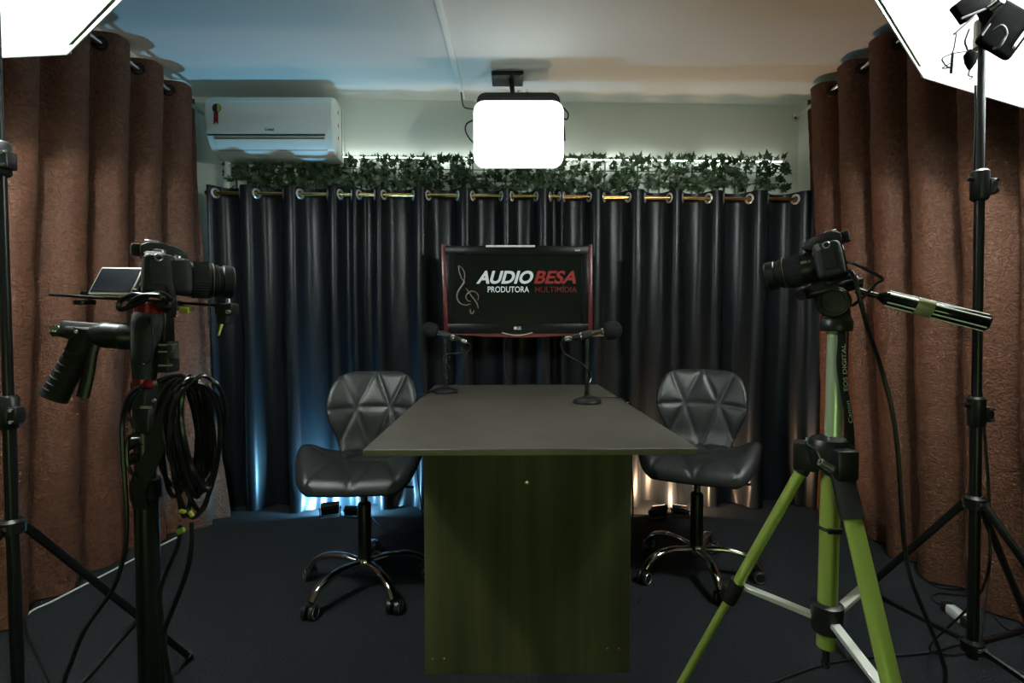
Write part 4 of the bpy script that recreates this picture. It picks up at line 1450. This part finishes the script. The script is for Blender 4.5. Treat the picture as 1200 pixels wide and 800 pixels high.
    mb = MB(); mb.rod(at(938, 346, Y - 0.02), at(945, 342, Y - 0.01), 0.011, 0.009, 14); fin('front_knob', mb, M_blackplastic, t)
    mb = MB(); mb.rod(at(1000, 331, Y - 0.03), at(1010, 331, Y - 0.035), 0.009, 0.011, 12); fin('lock_knob', mb, M_blackplastic, t)
    h0, h1, h2 = at(1003, 340, Y - 0.01), at(1036, 348.5, Y - 0.03), at(1158.5, 379, Y - 0.10)
    mb = MB(); mb.rod(h0, h1, 0.0065, 0.0055); ph = fin('pan_handle', mb, M_blackmetal, t)
    hx = (h2 - h1).normalized()
    mb = MB(); mb.lathe([(-0.012, 0.006), (0, 0.0125), (0.004, 0.0145), ((h2 - h1).length - 0.004, 0.0165), ((h2 - h1).length, 0.014)], h1, hx, 20); fin('handle_grip', mb, M_gloss, ph)
    mb = MB()
    upv = V((0, 0, 1)) - hx * hx.z
    upv.normalize()
    sd = hx.cross(upv)
    for g in (0.0, 1.0, -1.0, 2.2, -2.2, 3.14):
        o = upv * math.cos(g) * 0.0150 + sd * math.sin(g) * 0.0150
        mb.sweep([h1 + hx * 0.006 + o, h2 - hx * 0.004 + o * 1.06], 0.0017, 6)
    fin('grip_ribs', mb, M_silver, ph)
    mb = MB(); mb.lathe([(0.055, 0.0172), (0.056, 0.0176), (0.083, 0.0179), (0.084, 0.0174)], h1, hx, 22); tag(fin('tape', mb, M_tape, ph), 'band of yellowish tape around the handle')


tripod()

k = thing('camera_cable', 'black video cable hanging from the right camera to the floor', 'cable', at(1000, 330, 1.06))
mb = MB()
Yc = 1.04
mb.curve([at(993, 306, 1.08), at(1006, 311, Yc), at(1022, 319, Yc), at(1034, 327, Yc), at(1026, 333, Yc), at(1012, 348, Yc), at(999, 358, 1.08)], 0.0032)
mb.curve([at(990, 322, 1.07), at(996, 318, Yc - 0.02), at(1002, 327, Yc - 0.03), at(1007, 348, Yc - 0.03), at(1017, 385, Yc - 0.02), at(1032, 430, Yc), at(1045, 480, Yc), at(1052, 530, Yc), at(1056, 590, Yc),
          at(1060, 640, Yc), at(1068, 680, Yc), at(1088, 730, Yc), at(1103, 770, Yc), at(1107, 800, Yc), V((0.87, 1.03, 0.15)), V((0.86, 1.0, 0.006)), V((0.80, 0.93, 0.005)), V((0.6, 0.85, 0.005))], 0.0042, n=10)
fin('cord', mb, M_cable, k)


# ------------------------------------------------------------------ left rig on its post
def rig():
    Y = 0.97
    P = lambda x, y, d=0.0: at(x, y, Y + d)
    base = V((P(172, 600).x, Y, 0))
    t = thing('camera_rig', 'black shoulder rig with pistol grip on a post, front left', 'camera rig', base)
    mb = MB(); mb.rod((base.x, Y, 0.02), (base.x, Y, P(170, 575).z), 0.0205, seg=22); mb.rod((base.x, Y, P(170, 575).z), (P(168, 470).x, Y, P(170, 470).z), 0.0175, seg=20); fin('post', mb, M_blackmetal, t)
    mb = MB(); mb.lathe([(0, 0.06), (0.012, 0.06), (0.022, 0.034), (0.06, 0.028)], base, seg=26); fin('post_foot', mb, M_blackmatte, t)
    for a in (0.4, 2.5, 4.6):
        d = V((math.cos(a), math.sin(a), 0))
        mb = MB(); mb.rod(base + d * 0.03 + V((0, 0, 0.05)), base + d * 0.26 + V((0, 0, 0.009)), 0.009, 0.008); fin('foot_leg', mb, M_blackmetal, t)
    mb = MB(); mb.lathe([(-0.02, 0.0215), (-0.018, 0.026), (0.018, 0.026), (0.02, 0.0215)], (base.x, Y, P(0, 572).z), seg=20); fin('post_collar', mb, M_blackplastic, t)
    # long mounting bar with end clamps
    a, b = P(64, 345.5, -0.01), P(276, 359, 0.03)
    ax = (b - a).normalized()
    sidev = V((-ax.y, ax.x, 0)).normalized()
    Rm = Matrix((ax, sidev, ax.cross(sidev))).transposed()
    mb = MB(); mb.box((a + b) / 2, ((b - a).length, 0.032, 0.0055), Rm, 0.0015, 1); fin('mounting_bar', mb, M_blackmetal, t)
    mb = MB(); mb.lathe([(-0.012, 0.016), (-0.009, 0.017), (-0.004, 0.017)], P(99, 349.5, -0.005), (0, 0, 1), 18); mb.lathe([(0, 0.006), (0.008, 0.006)], P(99, 346.5, -0.005), (0, 0, 1), 12); fin('bar_screw', mb, M_blackmetal, t)
    c = P(266, 362, 0.02)
    mb = MB(); mb.box(c, (0.034, 0.03, 0.022), None, 0.004); mb.box(c + V((-0.004, 0, -0.018)), (0.022, 0.022, 0.022), None, 0.004); cl = fin('end_clamp', mb, M_blackplastic, t)
    mb = MB(); mb.lathe([(0, 0.004), (0.006, 0.004)], c + V((0.012, -0.015, -0.006)), (0, -1, 0), 10); mb.lathe([(0, 0.005), (0.008, 0.004)], c + V((0.002, 0, 0.012)), (0, 0, 1), 10); fin('clamp_screw', mb, M_steel, cl)
    mb = MB(); mb.rod(P(260, 380, 0.0), P(256, 393, -0.01), 0.0026, 0.0018, 8); tag(fin('clamp_pin', mb, M_yellow, cl), 'small yellow pin below the clamp')
    mb = MB(); mb.lathe([(0, 0.005), (0.022, 0.005), (0.024, 0.0035), (0.034, 0.0035)], P(205, 360, -0.03), P(228, 362, -0.03) - P(205, 360, -0.03), 12); fin('connector', mb, [M_steel], t)
    mb = MB(); mb.lathe([(0, 0.0055), (0.016, 0.0055)], P(212, 362.6, -0.032), P(228, 364, -0.032) - P(212, 362.6, -0.032), 12); fin('connector_sleeve', mb, M_yellow, t)
    # rubber handle between red rings
    for y in (361, 447):
        r = 0.024 if y < 400 else 0.019
        x = 175 if y < 400 else 169
        mb = MB(); mb.lathe([(-0.011, r * 0.9), (-0.009, r), (0.009, r), (0.011, r * 0.9)], P(x, y, -0.012), (0.05, 0, 1), 26); fin('red_ring', mb, M_red, t)
    g = [P(174, 366, -0.014), P(173, 378, -0.014), P(171.5, 395, -0.014), P(171, 412, -0.014), P(170, 428, -0.014), P(169, 443, -0.014)]
    mb = MB(); mb.sweep(spline(g, 5), [0.022, 0.0235, 0.0245, 0.025, 0.0252, 0.0255, 0.0252, 0.025, 0.0245, 0.024, 0.0238, 0.0236, 0.0235, 0.0235, 0.0235, 0.0235, 0.0232, 0.023, 0.0225, 0.022, 0.0215, 0.021, 0.0205, 0.020, 0.0195, 0.019], 22)
    hd = fin('rubber_handle', mb, M_pinkfelt, t)
    mb = MB()
    el = [P(170 + 10 * math.cos(q), 401 + 26 * math.sin(q), -0.036 - 0.003 * math.cos(q)) for q in [2 * PI * i / 28 for i in range(29)]]
    mb.sweep(el, 0.0012, 6)
    fin('handle_ridge', mb, M_blackplastic, hd)
    mb = MB()
    mb.box(P(193, 392, 0.01), (0.022, 0.03, 0.10), None, 0.004)
    mb.box(P(195, 418, 0.0), (0.030, 0.034, 0.058), None, 0.004)
    mb.box(P(186, 357, 0.0), (0.07, 0.045, 0.016), None, 0.004)
    cb = fin('bar_clamp', mb, M_blackplastic, t)
    mb = MB(); mb.box(P(202.5, 411, -0.01), (0.014, 0.02, 0.03), None, 0.004); fin('lever_knob', mb, mat('grey_rubber', (0.05, 0.055, 0.05), 0.6), cb)
    mb = MB()
    for y in (404, 412, 428):
        mb.box(P(194, y, -0.018), (0.026, 0.003, 0.003))
    fin('clamp_edges', mb, M_steel, cb)
    # pistol-grip head lying on its side
    mb = MB()
    b0, b1 = P(160, 395, -0.005), P(78, 388.5, -0.03)
    d = (b1 - b0).normalized()
    L = (b1 - b0).length
    mb.lathe([(0, 0.021), (0.012, 0.0255), (0.022, 0.0262), (0.024, 0.0245), (0.042, 0.0245), (0.046, 0.025), (0.055, 0.024), (0.07, 0.017), (L * 0.66, 0.0145), (L - 0.004, 0.0142), (L, 0.012)], b0, d, 26)
    mb.box(b0.lerp(b1, 0.70) + V((0, 0, 0.004)), (0.085, 0.03, 0.022), frame(d) @ Matrix.Rotation(-PI / 2, 3, 'Y'), 0.005)
    ph = fin('head_barrel', mb, M_blackplastic, t)
    mb = MB(); mb.lathe([(0, 0.009), (0.002, 0.011)] + [(0.003 + 0.002 * i, 0.0112 if i % 2 == 0 else 0.0095) for i in range(9)] + [(0.022, 0.010)], b1, d, 18); fin('tension_knob', mb, M_chrome, ph)
    mb = MB(); mb.lathe([(0, 0.0035), (0.002, 0.003)], P(89.5, 388.5, -0.046), (0, -1, 0), 12); fin('indicator_dot', mb, M_print, ph)
    mb = MB()
    g = [P(101, 385, -0.02), P(96, 402, -0.022), P(86, 424, -0.026), P(73, 447, -0.03), P(62, 466, -0.034)]
    mb.sweep(spline(g, 6), [0.026 - 0.005 * math.sin(PI * i / 24) * (1 if i < 12 else 0.6) for i in range(25)], 18, sx=0.72, sy=1.0, xhint=(0, 1, 0))
    pg = fin('pistol_grip', mb, M_blackmatte, t)
    for i in range(7):
        c = spline(g, 6)[9 + i * 2]
        dd = (g[-1] - g[1]).normalized()
        mb = MB()
        n1 = dd.cross(V((0, 1, 0))).normalized()
        mb.sweep([c + n1 * 0.021 * math.cos(q) + V((0, -1, 0)) * 0.0185 * math.sin(q) for q in [-0.35 + (PI + 0.7) * k / 14 for k in range(15)]], 0.0016, 6)
        fin('grip_rib', mb, M_blackplastic, pg)
    mb = MB(); mb.sweep(spline([P(112, 398, -0.02), P(107, 415, -0.022), P(103, 440, -0.024), P(97, 465, -0.026)], 5), 0.010, 10, sx=0.7, sy=1.1, xhint=(0, 1, 0)); fin('trigger', mb, M_blackplastic, t)
    # lower clamp pieces
    mb = MB()
    mb.box(P(170, 462, 0.0), (0.030, 0.04, 0.055), None, 0.005)
    mb.box(P(172, 492, 0.0), (0.034, 0.036, 0.05), None, 0.006)
    mb.rod(P(150, 523, -0.01), P(168, 515, -0.01), 0.008, 0.011)
    mb.rod(P(151, 538, -0.012), P(166, 534, -0.01), 0.011, 0.011)
    fin('lower_bracket', mb, M_blackplastic, t)
    mb = MB(); mb.box(P(171, 477, -0.024), (0.020, 0.004, 0.005)); mb.lathe([(0, 0.004), (0.004, 0.003)], P(181, 469, -0.024), (0, -1, 0), 10); mb.lathe([(0, 0.005), (0.004, 0.004)], P(183, 448, -0.024), (0, -1, 0), 10)
    mb.rod(P(152, 514, -0.02), P(164, 513, -0.02), 0.002, seg=6)
    fin('bracket_screws', mb, M_brass if False else M_steel, t)
    mb = MB()
    st = spline([P(194, 441, -0.03), P(196, 455, -0.036), P(195, 480, -0.04), P(187, 512, -0.045), P(176, 540, -0.045), P(163, 566, -0.04), P(161, 580, -0.03), P(165, 596, -0.022)], 6)
    mb.sweep(st, 0.0165, 10, sx=1.0, sy=0.12, xhint=(1, 0, 0))
    fin('strap', mb, M_pinkfelt, t)


rig()


def left_cables():
    Y = 0.93
    P = lambda x, y, d=0.0: at(x, y, Y + d)
    rnd = random.Random(5)
    t = thing('cable_coil', 'thick coil of glossy black cable hung on the left rig', 'cable', P(225, 445))
    mb = MB()
    loops = []
    for i in range(12):
        w = rnd.uniform(12, 38)
        h = rnd.uniform(58, 86)
        cx = 222 + rnd.uniform(-16, 12)
        cy = 445 + h + rnd.uniform(-5, 4)
        tw = rnd.uniform(-0.42, 0.22)
        ph = rnd.uniform(0, 1)
        for k in range(22):
            a = -PI / 2 + 2 * PI * k / 22 + (0.0)
            x = w * math.cos(a) * (1 - 0.25 * math.sin(a))
            y = h * math.sin(a)
            xr = x * math.cos(tw) - y * math.sin(tw) * 0.6
            yr = y * math.cos(tw) + x * math.sin(tw)
            loops.append(P(cx + xr, cy + yr, -0.02 + 0.035 * math.sin(a * 1.0 + ph) + rnd.uniform(-0.004, 0.004) + i * 0.004))
    mb.curve(loops, 0.0040, seg=8, n=3)
    fin('cable', mb, M_cable, t)
    mb = MB(); mb.curve([P(190, 447, -0.02), P(200, 441, -0.03), P(212, 440, -0.03), P(222, 446, -0.02)], 0.004); fin('loop_end', mb, M_cable, t)
    for (x, y, r) in ((214, 599, 0.3), (224, 602, 1.0)):
        mb = MB(); mb.box(P(x, y, -0.03), (0.011, 0.008, 0.005), Matrix.Rotation(r, 3, 'Y'), 0.001, 1); tag(fin('tie', mb, M_yellow, t), 'pale yellow cable tie')
    mb = MB(); mb.box(P(212, 622, -0.02), (0.015, 0.008, 0.010), Matrix.Rotation(-0.4, 3, 'Y'), 0.003); tag(fin('green_tag', mb, mat('lime_tag', (0.25, 0.42, 0.05), 0.5), t), 'small lime green tag at the coil bottom')
    # descending ends
    for nm, lab, pts, r in (
            ('hanging_cable', 'black cable dropping from the coil to the floor right of the rig post',
             [P(225, 612), P(225, 640), P(219, 670), P(208, 700), P(198, 725), P(192, 745), P(196, 780), P(203, 810), V((-0.59, 0.93, 0.2)), V((-0.56, 0.95, 0.006)), V((-0.45, 1.0, 0.006))], 0.0042),
            ('hanging_cable', 'black cable hanging close along the right side of the rig post',
             [P(212, 615, .01), P(208, 640, .01), P(196, 668, .01), P(188, 692, .01), P(189, 720, .01), P(194, 750, .01), P(191, 790, .01), V((-0.62, 0.94, 0.2)), V((-0.55, 1.02, 0.006)), V((-0.5, 1.1, 0.006))], 0.0038),
            ('hanging_cable', 'black cable looping down the left side of the rig post',
             [P(166, 452, -.01), P(153, 462, -.01), P(144, 490, 0), P(144, 530, 0), P(148, 590, 0), P(148, 630, 0), P(143, 660, 0), P(132, 690, 0), P(115, 715, 0), P(98, 740, 0), P(84, 775, 0), P(74, 810, 0), V((-0.83, 0.9, 0.2)), V((-0.85, 0.86, 0.006)), V((-0.8, 0.75, 0.006))], 0.004),
            ('hanging_cable', 'short black cable loop beside the rig handle bottom',
             [P(165, 456, -.015), P(154, 470, -.015), P(151, 485, -.01), P(158, 505, -.01), P(150, 515, -.01), P(150, 545, -.01), P(160, 560, -.01)], 0.0032),
            ('camera_lead', 'black coiled lead bunched under the left camera',
             [P(203, 352, -.05), P(190, 344, -.055), P(174, 345, -.05), P(160, 353, -.05), P(148, 361, -.045), P(140, 362, -.045), P(142, 352, -.045), P(158, 345, -.05), P(172, 349, -.055), P(160, 357, -.06), P(150, 359, -.06), P(165, 347, -.06), P(188, 347, -.06), P(196, 356, -.05)], 0.0042)):
        c = thing(nm, lab, 'cable', pts[0])
        mb = MB(); mb.curve(pts, r, n=9); fin('cord', mb, M_cable, c)
    q = [onz(30, 722, .006), onz(40, 714, .006), onz(60, 705, .006), onz(89, 690, .006), onz(130, 669, .006), onz(170, 648, .006), onz(212, 627, .006)]
    c = thing('white_cord', 'thin white cord lying on the carpet along the left curtain hem', 'cable', q[3])
    mb = MB(); mb.curve(q, 0.0038); fin('cord', mb, M_print, c)


left_cables()


# ------------------------------------------------------------------ things on the floor
def floor_things():
    a, b = onz(1112, 712, 0.018), onz(1133, 728, 0.018)
    t = thing('power_adapter', 'small white and black power adapter on carpet by right stand', 'power adapter', (a + b) / 2 - V((0, 0, 0.018)))
    d = (b - a).normalized()
    L = (b - a).length
    R = Matrix((d, V((-d.y, d.x, 0)), V((0, 0, 1)))).transposed()
    mb = MB(); mb.box(a.lerp(b, 0.5), (L * 0.95, 0.034, 0.034), R, 0.006); fin('body', mb, M_white, t)
    for f in (-0.05, 1.05):
        mb = MB(); mb.box(a.lerp(b, f), (0.030, 0.037, 0.036), R, 0.006); fin('end_cap', mb, M_blackplastic, t)
    z = 0.005
    O = lambda x, y: onz(x, y, z)
    for lab, pts, r in (
            ('black flex leaving the white power adapter on the right carpet', [onz(1106, 709, .015), O(1098, 706), O(1092, 700), O(1098, 695), O(1115, 696), O(1130, 698), O(1150, 705), O(1168, 712)], 0.003),
            ('black cord lying across the carpet between tripod and right stand', [O(1138, 752), O(1118, 756), O(1090, 764), O(1052, 768), O(1010, 771), O(960, 780), O(905, 800)], 0.0032),
            ('black cord on the carpet along the right curtain hem', [O(1020, 622), O(1050, 640), O(1075, 655), O(1082, 675), O(1100, 688), O(1125, 690)], 0.003),
            ('curved black cord on the carpet at the right frame edge', [O(1166, 700), O(1163, 714), O(1172, 730), O(1190, 742), O(1215, 750)], 0.003),
            ('thin black cord on carpet from left chair to the desk base', [O(436, 606), O(443, 614), O(455, 620), O(475, 623), O(500, 618), O(520, 612)], 0.003),
            ('thin black cord on carpet between the desk and right flood light', [O(764, 604), O(752, 603), O(735, 603), O(715, 606)], 0.003),
            ('thin black cord on carpet behind the left light stand', [O(26, 700), O(30, 735), O(42, 765), O(58, 800), O(70, 830)], 0.003)):
        c = thing('floor_cord', lab, 'cable', pts[len(pts) // 2])
        mb = MB(); mb.curve(pts, r, seg=6); fin('cord', mb, M_cable, c)
    k = thing('dangling_cord', 'black cord hanging down at the right side of the desk panel', 'cable', (0.445, 1.75, 0.72))
    mb = MB(); mb.curve([V((0.40, 1.75, 0.728)), V((0.41, 1.75, 0.6)), V((0.42, 1.76, 0.4)), V((0.405, 1.78, 0.2)), V((0.41, 1.8, 0.02)), V((0.43, 1.84, 0.005)), V((0.5, 1.95, 0.005))], 0.003); fin('cord', mb, M_cable, k)
    k = thing('stand_rod', 'thin steel rod leaning against the right light stand', 'rod', onz(1152, 757))
    mb = MB(); mb.rod(onz(1150, 750) + V((0, 0, 0.005)), at(1160, 661, 1.50), 0.0026, seg=8); fin('rod', mb, M_steel, k)


floor_things()
